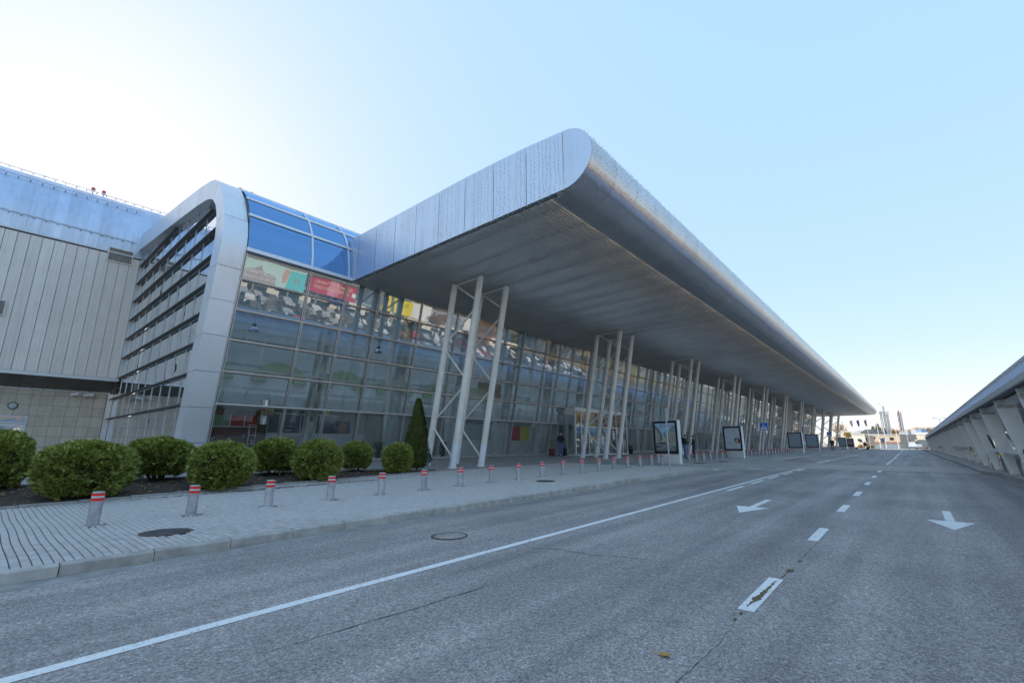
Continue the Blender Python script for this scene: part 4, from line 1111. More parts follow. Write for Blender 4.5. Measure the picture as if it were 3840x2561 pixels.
for y0 in (26.2, 47.5, 22.0):
    m_ = MB(); m_.tube((2.40, y0, 2.75), (2.85, y0 - 1.6, 1.3), .05, 8); m_.tube((2.85, y0 - 1.6, 1.45), (2.85, y0 - 1.6, zr(y0) + .1), .05, 8); kb(m_, 'brace', M['chrome'])
m_ = MB(); m_.box(2.0, 2.06, YW0, YW1, 2.88, 3.02); kb(m_, 'fascia', M['greystrip'])
m_ = MB(); m_.add([(2.0, YW0, 2.88), (2.6, YW0, 2.92), (2.6, YW1, 2.92), (2.0, YW1, 2.88)], [(0, 1, 2, 3)]); kb(m_, 'eave_soffit', M['darkgrey'])
m_ = MB(); m_.box(2.32, 2.56, YW0, YW1, 2.7, 2.86); kb(m_, 'edge_beam', M['fin_white'])
RA = [(2.06, 3.02), (2.14, 3.16), (2.26, 3.34), (2.40, 3.50)]
RB = [(2.44, 3.50), (2.62, 3.74), (2.9, 4.0), (3.3, 4.25), (3.9, 4.5), (4.6, 4.66), (5.4, 4.72), (6.4, 4.6), (7.4, 4.25), (8.4, 3.75), (9.1, 3.3)]
m_ = MB(); vs = [(x, yy, z) for yy in (YW0, YW1) for x, z in RA]; n = len(RA)
m_.add(vs, [(i, n + i, n + i + 1, i + 1) for i in range(n - 1)], 0, True); kb(m_, 'lower_roof', plain('lavender_roof', (0.42, 0.44, 0.58), 0.4, 0.6))
y = YW0; rib = MB()
while y < YW1:
    if y > 8:
        st = .30
        for (xa, za), (xb, zb) in zip(RA[:-1], RA[1:]): rib.bar((xa - .01, y, za + .02), (xb - .01, y, zb + .02), .06, .035, (0, 1, 0))
        rib.box(2.30, 2.46, y - .09, y + .09, 3.46, 3.58, 1)
    y += .30 if y > 8 else 4
kb(rib, 'roof_ribs', [M['roofmetal'], M['greystrip']], 'stuff')
m_ = MB(); vs = [(x, yy, z) for yy in (YW0, YW1) for x, z in RB]; n = len(RB)
m_.add(vs, [(i, n + i, n + i + 1, i + 1) for i in range(n - 1)], 0, True); kb(m_, 'barrel_roof', plain('blue_glazed_roof', (0.30, 0.46, 0.72), 0.22, 0.35))
m_ = MB(); m_.tube((3.05, YW0, 4.14), (3.05, YW1, 4.14), .03, 6); kb(m_, 'roof_edge_rod', M['cream'])
m_ = MB(); y = YW0
while y < YW1:
    for (xa, za), (xb, zb) in zip(RB[:-1], RB[1:]): m_.bar((xa, y, za), (xb, y, zb), .05, .05, (0, 1, 0))
    y += 4.22
kb(m_, 'roof_hoops', M['greystrip'], 'stuff')
# yellow capped steel posts between the fins
yp = thing('guard_post', 'short steel post with yellow cap beside the third fin of the walkway', 'post', (2.52, 30.3, zr(30) + .12))
m_ = MB(); m_.tube((0, 0, 0), (0, 0, .62), .035, 10); m_.build('tube', M['chrome'], yp)
m_ = MB(); m_.tube((0, 0, .62), (0, 0, .70), .04, 10); m_.build('cap', M['yellow'], yp)
m_ = MB(); m_.tube((0, 0, .40), (0, 0, .46), .038, 10); m_.build('red_ring', M['redpaint'], yp)
yp['group'] = 'yellow capped posts under the walkway'
for (x, y, lb) in ((2.62, 28.0, 'steel post with yellow cap nearest the tall kerb end of the walkway'), (2.5, 36.2, 'steel post with yellow cap farthest along the walkway fins')): dup(yp, (x, y, zr(y) + .12), 0, lb, 'yellow capped posts under the walkway')
bp = thing('boom_gate', 'slanting black barrier arm with orange head between two walkway fins', 'barrier', (2.72, 29.0, zr(29) + .7))
m_ = MB(); m_.tube((0, 0, 0), (-.22, .35, 1.15), .03, 8); m_.build('arm', M['black'], bp)
m_ = MB(); m_.box(-.30, -.17, .30, .42, 1.12, 1.30); m_.build('head', M['orange'], bp)
rc = thing('road_barrier', 'red and white striped barrier standing behind the nearest walkway fins', 'barrier', (3.4, 24.6, zr(24) + .12))
m_ = MB(); m_.box(-.5, .5, -.05, .05, 0, .9); m_.build('panel', M['white'], rc)
for k in range(3): m_ = MB(); m_.box(-.505, .505, -.055, .055, .12 + k * .28, .26 + k * .28); m_.build('stripe', M['redpaint'], rc)
# ------------------------------------------------------------------ clipped thuja shrubs
def leafmat(name, cols):
    m, nt, p = nmat(name)
    g = nt.nodes.new('ShaderNodeNewGeometry')
    n = noise(nt, wpos(nt), 9.0, 3)
    r = ramp(nt, g.outputs['Random Per Island'], [(0.0, cols[0]), (0.55, cols[1]), (1.0, cols[2])])
    k = ramp(nt, n, [(0.3, (.75, .75, .75)), (0.7, (1.25, 1.25, 1.2))])
    c = mixc(nt, 1.0, r.outputs[0], k.outputs[0], 'MULTIPLY')
    L(nt, c, p.inputs['Base Color']); p.inputs['Roughness'].default_value = 0.6
    p.inputs['Specular IOR Level'].default_value = 0.25
    return m
M['thuja'] = leafmat('thuja_spray', [(0.10, 0.128, 0.026), (0.235, 0.275, 0.058), (0.44, 0.48, 0.13)])
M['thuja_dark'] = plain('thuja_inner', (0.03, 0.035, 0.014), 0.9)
M['arbor'] = leafmat('arborvitae_spray', [(0.045, 0.065, 0.016), (0.09, 0.12, 0.03), (0.17, 0.19, 0.055)])
def spray(m_, p, d, s, rnd):
    # flat fan of scale-leaf branchlets
    d = d.normalized(); r = Vector((rnd.uniform(-1, 1), rnd.uniform(-1, 1), rnd.uniform(-1, 1)))
    x = d.cross(r)
    if x.length < 1e-3: x = Vector((1, 0, 0))
    x.normalize(); q = []
    for a in (-.75, -.3, .15, .6):
        t = (d * cos(a) + x * sin(a)); w = t.cross(d.cross(x)).normalized() * s * .13; l = s * rnd.uniform(.7, 1.1)
        b = p + t * s * .1
        m_.add([b, b + t * l * .55 + w, b + t * l, b + t * l * .55 - w], [(0, 1, 2, 3)])
def shrub_meshes(seed, kind='ball', n=5200):
    rnd = random.Random(seed); m_ = MB(); core = MB()
    ph = [(rnd.uniform(0, 6), rnd.uniform(2, 5), rnd.uniform(0, 6), rnd.uniform(2, 5)) for _ in range(4)]
    def rad(th, fi):           # fi: 0 top .. pi bottom
        k = 1 + sum(.028 * sin(a + b * th) * sin(c + d * fi) for a, b, c, d in ph)
        return k
    for i in range(n):
        if kind == 'ball':
            fi = math.acos(1 - 1.86 * rnd.random()); th = rnd.random() * 2 * pi
            sx = sin(fi); cz = cos(fi); e = .80
            r = rad(th, fi)
            u = Vector((math.copysign(abs(sx) ** e, sx) * cos(th) * .5, math.copysign(abs(sx) ** e, sx) * sin(th) * .5, math.copysign(abs(cz) ** .85, cz) * .5)) * r
            dep = rnd.random() ** 2.2 * .16
            pnt = u * (1 - dep) * (1 + .05 * sin(9 * u.x + 3 * sin(11 * u.y)) * sin(13 * u.z + 5 * u.x)) + Vector((0, 0, .5))
            nrm = Vector((u.x, u.y, u.z * .8 + .10))
            dr = nrm.normalized() + Vector((rnd.uniform(-.6, .6), rnd.uniform(-.6, .6), rnd.uniform(-.3, .9)))
            spray(m_, pnt, dr, rnd.uniform(.05, .105), rnd)
        else:
            h = rnd.random() ** 1.25; th = rnd.random() * 2 * pi
            R_ = .5 * (min(1, h / .12) ** .5) * (1 - h) ** .72 * 1.22 * (1 + .09 * sin(3 * th + 9 * h) + .06 * sin(7 * th - 15 * h)) + .012
            R_ *= 1 - rnd.random() ** 2 * .25
            pnt = Vector((R_ * cos(th), R_ * sin(th), h)); dr = Vector((cos(th) * .6, sin(th) * .6, 1.0)) + Vector((rnd.uniform(-.4, .4), rnd.uniform(-.4, .4), rnd.uniform(-.2, .3)))
            d2 = dr.normalized(); x = d2.cross(Vector((-sin(th), cos(th), 0)))
            for a in (-.5, 0, .5):
                t = (d2 * cos(a) + Vector((-sin(th), cos(th), 0)) * sin(a)); t.z *= .36; w = Vector((-sin(th), cos(th), .2)) * .012; l = rnd.uniform(.07, .12)
                m_.add([pnt, pnt + t * l * .5 + w, pnt + t * l, pnt + t * l * .5 - w], [(0, 1, 2, 3)])
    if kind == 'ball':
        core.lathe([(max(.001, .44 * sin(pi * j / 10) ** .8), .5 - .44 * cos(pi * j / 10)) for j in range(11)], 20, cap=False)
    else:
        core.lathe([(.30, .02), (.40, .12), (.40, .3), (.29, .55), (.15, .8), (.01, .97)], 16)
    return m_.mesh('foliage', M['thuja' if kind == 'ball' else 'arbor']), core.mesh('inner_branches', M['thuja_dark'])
st_ = MB()
for a in range(7):
    th = a * .9; st_.tube((.06 * cos(th), .06 * sin(th), -.03), (.28 * cos(th), .28 * sin(th), .42), .022, 5, .012)
stem_me = st_.mesh('stems', M['bark'])
PR = [shrub_meshes(s) for s in (11, 23, 37)]
SH = [(-18.3, .45, 1.62, 1.62, 'round clipped thuja cut off by the left edge of the view'),
      (-15.95, 1.95, 2.26, 1.46, 'widest rounded thuja directly behind the leftmost bollard'),
      (-18.45, 3.95, 2.2, 1.44, 'rounded thuja at the back of the bed before the silver arch foot'),
      (-15.65, 4.9, 1.92, 1.46, 'rounded thuja in front of the glass corner, behind the second bollard'),
      (-18.05, 7.4, 1.88, 1.44, 'rounded back row thuja between the second and third front shrubs'),
      (-16.05, 8.05, 1.84, 1.48, 'rounded thuja behind the fourth bollard from the left'),
      (-17.75, 10.55, 1.48, 1.34, 'small back row thuja half hidden by its front neighbour'),
      (-16.5, 11.75, 1.46, 1.30, 'smallest round thuja standing beside the tall conical evergreen')]
for i, (x, y, w, h, lb) in enumerate(SH):
    z = zs(x, y) + .02
    t = thing('thuja_shrub', lb, 'shrub', (x, y, z), random.random() * 6, 'clipped thuja shrubs in the bed')
    fo, co_ = PR[i % 3]
    lift = .10 if i in (2, 4, 6) else 0.0
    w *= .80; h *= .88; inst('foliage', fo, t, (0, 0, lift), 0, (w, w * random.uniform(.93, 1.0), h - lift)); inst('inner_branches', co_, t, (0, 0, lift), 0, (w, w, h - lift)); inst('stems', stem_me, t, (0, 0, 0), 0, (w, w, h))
cf, cc = shrub_meshes(5, 'cone', 6500)
t = thing('conical_evergreen', 'tall narrow conical arborvitae at the right end of the planting bed', 'evergreen', (-17.15, 13.2, zs(-17.1, 13.2) + .02), .6)
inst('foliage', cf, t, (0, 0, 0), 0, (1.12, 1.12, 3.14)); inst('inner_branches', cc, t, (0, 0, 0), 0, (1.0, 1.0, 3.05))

# ------------------------------------------------------------------ bollards
def bollard_proto():
    t = thing('bollard', '', 'bollard', (0, 0, -50))
    m_ = MB(); r = .088; m_.lathe([(r, 0), (r, .552)], 20, cap=False); m_.lathe([(r, .552), (r * .97, .560), (1e-4, .562)], 20, cap=False); m_.build('post', M['galv'], t)
    for z0, nm, mt in ((.492, 'red_band', 'red_band'), (.462, 'pale_band', 'grey_band'), (.412, 'red_band', 'red_band')):
        h = .045 if nm[0] == 'r' else .03; m_ = MB(); m_.lathe([(r + .002, z0), (r + .002, z0 + h)], 20, cap=False); m_.build(nm, M[mt], t)
    m_ = MB(); m_.lathe([(.165, -.01), (.165, .008), (.09, .012)], 20); m_.build('foot_plate', M['galv'], t)
    m_ = MB(); n = 14
    for i in range(n):
        a = 2 * pi * i / n
        if random.random() < .55: m_.ball((.172 * cos(a), .172 * sin(a), .002), random.uniform(.012, .03), 6, 4, 0, .5)
    m_.build('moss_ring', M['moss'], t)
    return t
BP = bollard_proto()
ORD = ['leftmost bollard, standing beside the big manhole cover', 'second bollard from the left, right of the big manhole cover', 'third bollard from the left, in front of the widest thuja gap', 'fourth bollard from the left, before the front row thujas',
       'fifth bollard from the left, before the small back thuja', 'sixth bollard from the left, under the conical evergreen', 'seventh bollard from the left, at the foot of the nearest columns', 'eighth bollard from the left, just right of the nearest column feet',
       'ninth bollard from the left, before the red and yellow panels', 'tenth bollard from the left, left of the small paving manhole', 'eleventh bollard from the left, left of the suitcases by the door', 'twelfth bollard from the left, before the entrance columns',
       'thirteenth bollard from the left, before the middle of the entrance', 'fourteenth bollard from the left, at the right entrance columns', 'fifteenth bollard from the left, before the black litter bin', 'sixteenth bollard from the left, three left of the city poster', 'seventeenth bollard from the left, just left of the city poster', 'eighteenth bollard from the left, overlapping the city poster base',
       None, 'bollard just right of the city poster at the first talking man', 'bollard at the feet of the second talking man', 'second bollard right of the two talking men', 'third bollard right of the two talking men', 'fourth bollard right of the talking men, standing a little higher', 'bollard just left of the portrait poster base', 'bollard overlapping left part of the portrait poster base', 'bollard overlapping middle of the portrait poster base']
first = True
for k in range(84):
    y = 1.547 + 1.4303 * k
    if k in (18, 27, 28) or abs(y - 68.3) < .9 or abs(y - 84.5) < .9: continue
    x = -10.82 - .0114 * k
    if k < len(ORD): lb = ORD[k]
    elif y < 67: lb = 'small bollard in the row between portrait poster and first blank lightbox'
    elif y < 84: lb = 'small bollard in the row between the two blank lightboxes'
    else: lb = 'tiny far bollard in the row beyond the second blank lightbox'
    loc = (x, y, zs(x, y) + random.uniform(0, .004))
    lean = (radians(random.uniform(-.8, .8)), radians(random.uniform(-.8, .8)))
    if first: b = BP; BP.location = loc; BP['label'] = lb; BP['group'] = 'bollards along the forecourt'; first = False
    else: b = dup(BP, loc, 0, lb, 'bollards along the forecourt')
    b.rotation_euler = (lean[0], lean[1], random.random() * 6)

# ------------------------------------------------------------------ advertising lightboxes, text
def text_mesh(body, size, mat, align='CENTER', shear=0.0, ext=0.0):
    cu = bpy.data.curves.new('lettering', 'FONT'); cu.body = body; cu.size = size; cu.align_x = align; cu.shear = shear; cu.resolution_u = 2; cu.extrude = ext
    o = bpy.data.objects.new('lettering_tmp', cu); COL.objects.link(o)
    dg = bpy.context.evaluated_depsgraph_get(); dg.update()
    me = bpy.data.meshes.new_from_object(o.evaluated_get(dg))
    bpy.data.objects.remove(o); bpy.data.curves.remove(cu)
    me.materials.clear(); me.materials.append(mat); me.name = 'lettering'
    return me
def flat(name, c):
    return plain(name, c, .45, 0, .05, 4)
def put_text(body, size, mat, parent, loc, rot=(pi / 2, 0, 0), shear=0.0, name='lettering', align='CENTER', ext=0.0):
    o = bpy.data.objects.new(name, text_mesh(body, size, mat, align, shear, ext)); COL.objects.link(o); o.parent = parent; o.location = loc; o.rotation_euler = rot
    return o
def lightbox(label, x, y, z, rz, w=1.66, h=1.88, ph=.56, d=.24, face=(0.42, 0.50, 0.56)):
    t = thing('lightbox', label, 'advertising lightbox', (x, y, z), rz, 'lightboxes along the forecourt')
    m_ = MB(); m_.box(-w / 2 + .16, w / 2 + .02, -d * .3, d * .6, 0, ph); m_.build('plinth', M['white'], t)
    m_ = MB(); m_.box(-w / 2 - .03, w / 2 + .03, -d / 2 + .03, d / 2 + .05, ph, ph + h + .02); m_.build('housing', M['white'], t)
    m_ = MB(); fw = .125
    m_.box(-w / 2, w / 2, -d / 2, -d / 2 + .028, ph, ph + fw); m_.box(-w / 2, w / 2, -d / 2, -d / 2 + .028, ph + h - fw, ph + h)
    m_.box(-w / 2, -w / 2 + fw, -d / 2, -d / 2 + .028, ph + fw, ph + h - fw); m_.box(w / 2 - fw, w / 2, -d / 2, -d / 2 + .028, ph + fw, ph + h - fw); m_.build('frame', M['black'], t)
    m_ = MB(); m_.box(-w / 2 + fw, w / 2 - fw, -d / 2 + .018, -d / 2 + .026, ph + fw, ph + h - fw)
    po = m_.build('poster', flat('poster_paper', face), t)
    m_ = MB(); m_.box(w / 2 - .45, w / 2 - .12, -d * .3 - .004, -d * .3, ph - .06, ph - .035); m_.build('maker_plate', M['grey_band'], t)
    return t, po, (-w / 2 + fw, w / 2 - fw, ph + fw, ph + h - fw, -d / 2 + .016)
# city poster
yb = 26.5
t, po, (px0, px1, pz0, pz1, py) = lightbox('lightbox with an old town square poster and white phone numbers', -10.93, yb + .05, zs(-10.9, yb), radians(-14))
def art(poly, col, lay, name='poster_print'):
    m_ = MB(); m_.add([(px0 + (px1 - px0) * a, py - .0015 * lay, pz0 + (pz1 - pz0) * b) for a, b in poly], [tuple(range(len(poly)))])
    return m_.build(name, col, po)
sky_b, stone, dstone, dome, cobble, shade = flat('print_sky', (0.42, 0.62, 0.78)), flat('print_stone', (0.50, 0.47, 0.36)), flat('print_dark_stone', (0.20, 0.22, 0.19)), flat('print_dome', (0.24, 0.33, 0.32)), flat('print_square', (0.30, 0.36, 0.38)), flat('print_dark', (0.09, 0.11, 0.11))
art([(0, .26), (1, .26), (1, 1), (0, 1)], sky_b, 1)
art([(0, 0), (1, 0), (1, .27), (0, .27)], cobble, 2)
art([(0, 0), (1, 0), (1, .16), (0, .22)], shade, 3)
art([(0, .24), (.36, .27), (.36, .60), (.28, .70), (.20, .80), (.0, .96)], dstone, 4)
art([(.02, .3), (.12, .32), (.12, .72), (.02, .82)], stone, 5); art([(.16, .32), (.22, .33), (.22, .64), (.16, .68)], stone, 5)
art([(.40, .27), (.62, .27), (.62, .50), (.55, .56), (.40, .50)], stone, 4)
art([(.42, .50), (.54, .50), (.54, .63), (.50, .70), (.48, .73), (.46, .70), (.42, .63)], dome, 5)
art([(.62, .26), (1, .26), (1, .66), (.64, .66)], stone, 5)
art([(.68, .66), (1, .66), (1, .88), (.95, .90), (.93, .96), (.91, .90), (.84, .88), (.74, .80)], dome, 6)
for r in range(4):
    for c in range(4): art([(.66 + c * .085, .30 + r * .085), (.70 + c * .085, .30 + r * .085), (.70 + c * .085, .355 + r * .085), (.66 + c * .085, .355 + r * .085)], shade, 7)
art([(.2, .25), (.55, .25), (.50, .32), (.42, .34), (.22, .33)], shade, 8); art([(.25, .33), (.42, .34), (.38, .36), (.27, .355)], M['white'], 9)
cx = (px0 + px1) / 2; W_ = px1 - px0; H_ = pz1 - pz0
art([(.27, .86), (.31, .84), (.34, .87), (.32, .90), (.34, .94), (.29, .96), (.31, .91)], flat('print_teal', (0.08, 0.38, 0.42)), 8)
put_text('dreamcard', .16, flat('print_red_grey', (0.42, 0.14, 0.16)), po, (px0 + W_ * .60, py - .008, pz0 + H_ * .875))
for s, zz in (('З питань реклами', .135), ('звертатись за телефонами', .085), ('(032)298-2-777, (067)576-40-06', .035)):
    put_text(s, .105 if len(s) < 28 else .092, M['white'], po, (cx, py - .012, pz0 + H_ * zz))
# portrait poster
t, po, (px0, px1, pz0, pz1, py) = lightbox('lightbox with a white poster showing a woman with brown curly hair', -10.66, 38.95, zs(-10.6, 38.7), radians(-16), 1.5, 1.86, .56, .24, (0.62, 0.66, 0.74))
W_ = px1 - px0; H_ = pz1 - pz0; cx = (px0 + px1) / 2
hairc, facec = flat('print_brown_hair', (0.16, 0.07, 0.05)), flat('print_face', (0.66, 0.46, 0.37))
art([(.62, .38), (.64, .48), (.74, .53), (.86, .52), (.97, .44), (.99, .34), (.95, .26), (.70, .27), (.66, .30)], hairc, 2)
art([(.70, .30), (.69, .42), (.76, .48), (.84, .47), (.88, .38), (.86, .30), (.80, .24), (.74, .24)], facec, 3)
art([(.70, .24), (.80, .23), (.93, .28), (1, .30), (1, .06), (.86, .10), (.76, .17)], flat('print_white_blouse', (0.74, 0.75, 0.80)), 4)
art([(.66, .33), (.71, .34), (.74, .22), (.70, .20)], facec, 5)
art([(.30, .40), (.38, .40), (.38, .46), (.30, .46)], flat('print_gold', (0.70, 0.56, 0.22)), 2)
put_text('MIROSLAVA KONOPELSKA', .095, flat('print_grey', (0.25, 0.22, 0.24)), po, (cx, py - .006, pz0 + H_ * .92))
for zz, ww in ((.85, .5), (.70, .6), (.30, .42), (.27, .42), (.24, .34)):
    art([(.5 - ww / 2 - (.2 if zz < .5 else 0), zz), (.5 + ww / 2 - (.2 if zz < .5 else 0), zz), (.5 + ww / 2 - (.2 if zz < .5 else 0), zz + .010), (.5 - ww / 2 - (.2 if zz < .5 else 0), zz + .010)], flat('print_small_text', (0.42, 0.40, 0.44)), 2, 'small_print')
lightbox('blank grey blue lightbox, nearer of the two empty ones side by side', -11.3, 68.3, zs(-11.2, 68.3), radians(-20), 1.75, 1.94, .58)
lightbox('blank pale blue lightbox, second of the two empty ones side by side', -11.7, 84.3, zs(-11.6, 84), radians(-22), 1.85, 1.95, .58, face=(0.46, 0.57, 0.66))
lightbox('far blank lightbox with wrinkled sheet near the end of the bollards', -11.9, 126.5, zs(-11.9, 126), radians(-20), 1.55, 1.92, .55)
t, po, (px0, px1, pz0, pz1, py) = lightbox('far lightbox with a dark red poster next to the wrinkled blank one', -11.4, 137.5, zs(-11.4, 137), radians(-20), 1.5, 1.9, .55, face=(0.30, 0.05, 0.07))
art([(.05, .28), (.95, .28), (.95, .62), (.05, .62)], flat('print_grey_photo', (0.40, 0.43, 0.44)), 2); art([(.05, .85), (.95, .85), (.95, .9), (.05, .9)], M['paper'], 3); art([(.05, .74), (.95, .74), (.95, .78), (.05, .78)], M['paper'], 3)

# ------------------------------------------------------------------ poles and crossing signs
def ped_sign(label, x, y, z, rz, h=2.15, s=.62, blank=False):
    t = thing('crossing_sign', label, 'road sign', (x, y, z), rz, 'pedestrian crossing signs')
    m_ = MB(); m_.tube((0, 0, -.05), (0, 0, h + s * .9), .028, 10); m_.build('pole', M['galv'], t)
    m_ = MB(); m_.box(-s / 2, s / 2, -.045, -.030, h, h + s); pl = m_.build('plate', M['white'], t)
    m_ = MB(); e = .025; m_.box(-s / 2 + e, s / 2 - e, -.048, -.0452, h + e, h + s - e); m_.build('blue_field', M['blue_sign'], pl)
    tri = lambda p: [(a * s, b * s + h) for a, b in p]
    def fl(poly, mat, lay, nm):
        m_ = MB(); m_.add([(a, -.048 - .0012 * lay, b) for a, b in tri(poly)], [tuple(range(len(poly)))]); return m_.build(nm, mat, pl)
    fl([(-.40, .12), (.40, .12), (0, .86)], M['white'], 1, 'white_triangle')
    B = M['black']; m_ = MB()
    def q(*p): m_.add([(a * s, -.0515, b * s + h) for a, b in p], [tuple(range(len(p)))])
    def limb(a, b, w):
        d = Vector((b[0] - a[0], b[1] - a[1])).normalized(); nn = Vector((-d.y, d.x)) * w / 2
        q((a[0] - nn.x, a[1] - nn.y), (b[0] - nn.x, b[1] - nn.y), (b[0] + nn.x, b[1] + nn.y), (a[0] + nn.x, a[1] + nn.y))
    q(*[(.01 + .042 * cos(2 * pi * i / 10), .69 + .042 * sin(2 * pi * i / 10)) for i in range(10)])
    limb((.0, .64), (.03, .42), .09); limb((.03, .44), (.10, .32), .05); limb((.10, .32), (.13, .20), .045); limb((.02, .43), (-.04, .32), .05); limb((-.04, .32), (-.14, .20), .045)
    limb((-.01, .62), (-.09, .52), .035); limb((-.09, .52), (-.07, .44), .03); limb((.02, .61), (.10, .50), .035); limb((.10, .5), (.14, .46), .03)
    for c in (-.24, -.05, .14): q((c - .05, .145), (c + .03, .145), (c + .06, .19), (c - .01, .19))
    m_.build('walking_figure', B, pl)
    return t
def post(label, x, y, z, h):
    t = thing('sign_pole', label, 'pole', (x, y, z)); m_ = MB(); m_.tube((0, 0, -.05), (0, 0, h), .032, 10); m_.build('tube', M['galv'], t)
    m_ = MB(); m_.tube((0, 0, h), (0, 0, h + .01), .036, 10); m_.build('cap', M['black'], t)
    # the plate is seen exactly edge on
    m_ = MB(); m_.box(.034, .050, -.02, .60, h - .62, h - .02); m_.build('edge_on_plate', M['galv'], t); t.rotation_euler = (0, 0, .41)
    return t
post('grey pole with an edge on sign plate in front of the city poster', -8.76, 21.4, zs(-8.7, 21.4), 2.85)
ped_sign('large blue pedestrian crossing sign nearest the camera', -8.58, 39.9, zs(-8.6, 39.9), radians(-8), 2.07, .62)
post('grey pole with an edge on plate between the two blank lightboxes', -8.9, 59.1, zs(-8.9, 59.1), 2.9)
ped_sign('blue pedestrian crossing sign beside the person with the big backpack', -10.1, 90.7, zs(-10, 90.7), radians(-8), 2.3, .68)
ped_sign('farthest small blue crossing sign before the cream building', -9.6, 138, zr(138) + .05, radians(-6), 1.85, .6)

# litter bin and suitcases
t = thing('litter_bin', 'black litter bin standing at the right side of the entrance', 'litter bin', (-21.2, 42.5, .62))
m_ = MB(); m_.lathe([(.19, 0), (.22, .52), (.23, .56)], 16); m_.build('bucket', M['black'], t)
m_ = MB(); m_.lathe([(.24, .60), (.24, .70), (.15, .78), (1e-3, .80)], 16); m_.build('lid', M['black'], t)
def suitcase(label, x, y, z, rz, col, handle, h=.56, w=.40, d=.24):
    t = thing('suitcase', label, 'suitcase', (x, y, z), rz, 'suitcases by the entrance')
    m_ = MB(); c = .03; pr = [(-w / 2 + c, .05), (w / 2 - c, .05), (w / 2, .05 + c), (w / 2, h - c), (w / 2 - c, h), (-w / 2 + c, h), (-w / 2, h - c), (-w / 2, .05 + c)]
    m_.prism(pr, lambda a, b: (a, -d / 2, b), lambda a, b: (a, d / 2, b)); m_.build('shell', col, t)
    m_ = MB(); m_.box(-w * .36, w * .36, -d / 2 - .02, -d / 2, .12, h * .55); m_.build('front_pocket', M['black'], t)
    for s in (-1, 1):
        m_ = MB(); m_.tube((s * w * .38 - .015, d * .3, .035), (s * w * .38 + .015, d * .3, .035), .035, 10); m_.build('wheel', M['rubber'], t)
    m_ = MB()
    for s in (-1, 1): m_.tube((s * .1, d * .3, h), (s * .1, d * .3, h + handle), .009, 6)
    m_.tube((-.12, d * .3, h + handle), (.12, d * .3, h + handle), .016, 6); m_.build('handle', M['black'], t)
    return t
suitcase('black and dark red suitcase with its long handle pulled out', -21.35, 29.45, zs(-21.4, 29.5), .3, plain('dark_red_shell', (0.16, 0.02, 0.03), .6), .58, .60, .44)
suitcase('black suitcase standing right of the man in blue jeans', -21.45, 31.35, zs(-21.4, 31.3), .2, M['black'], .12, .62, .36)

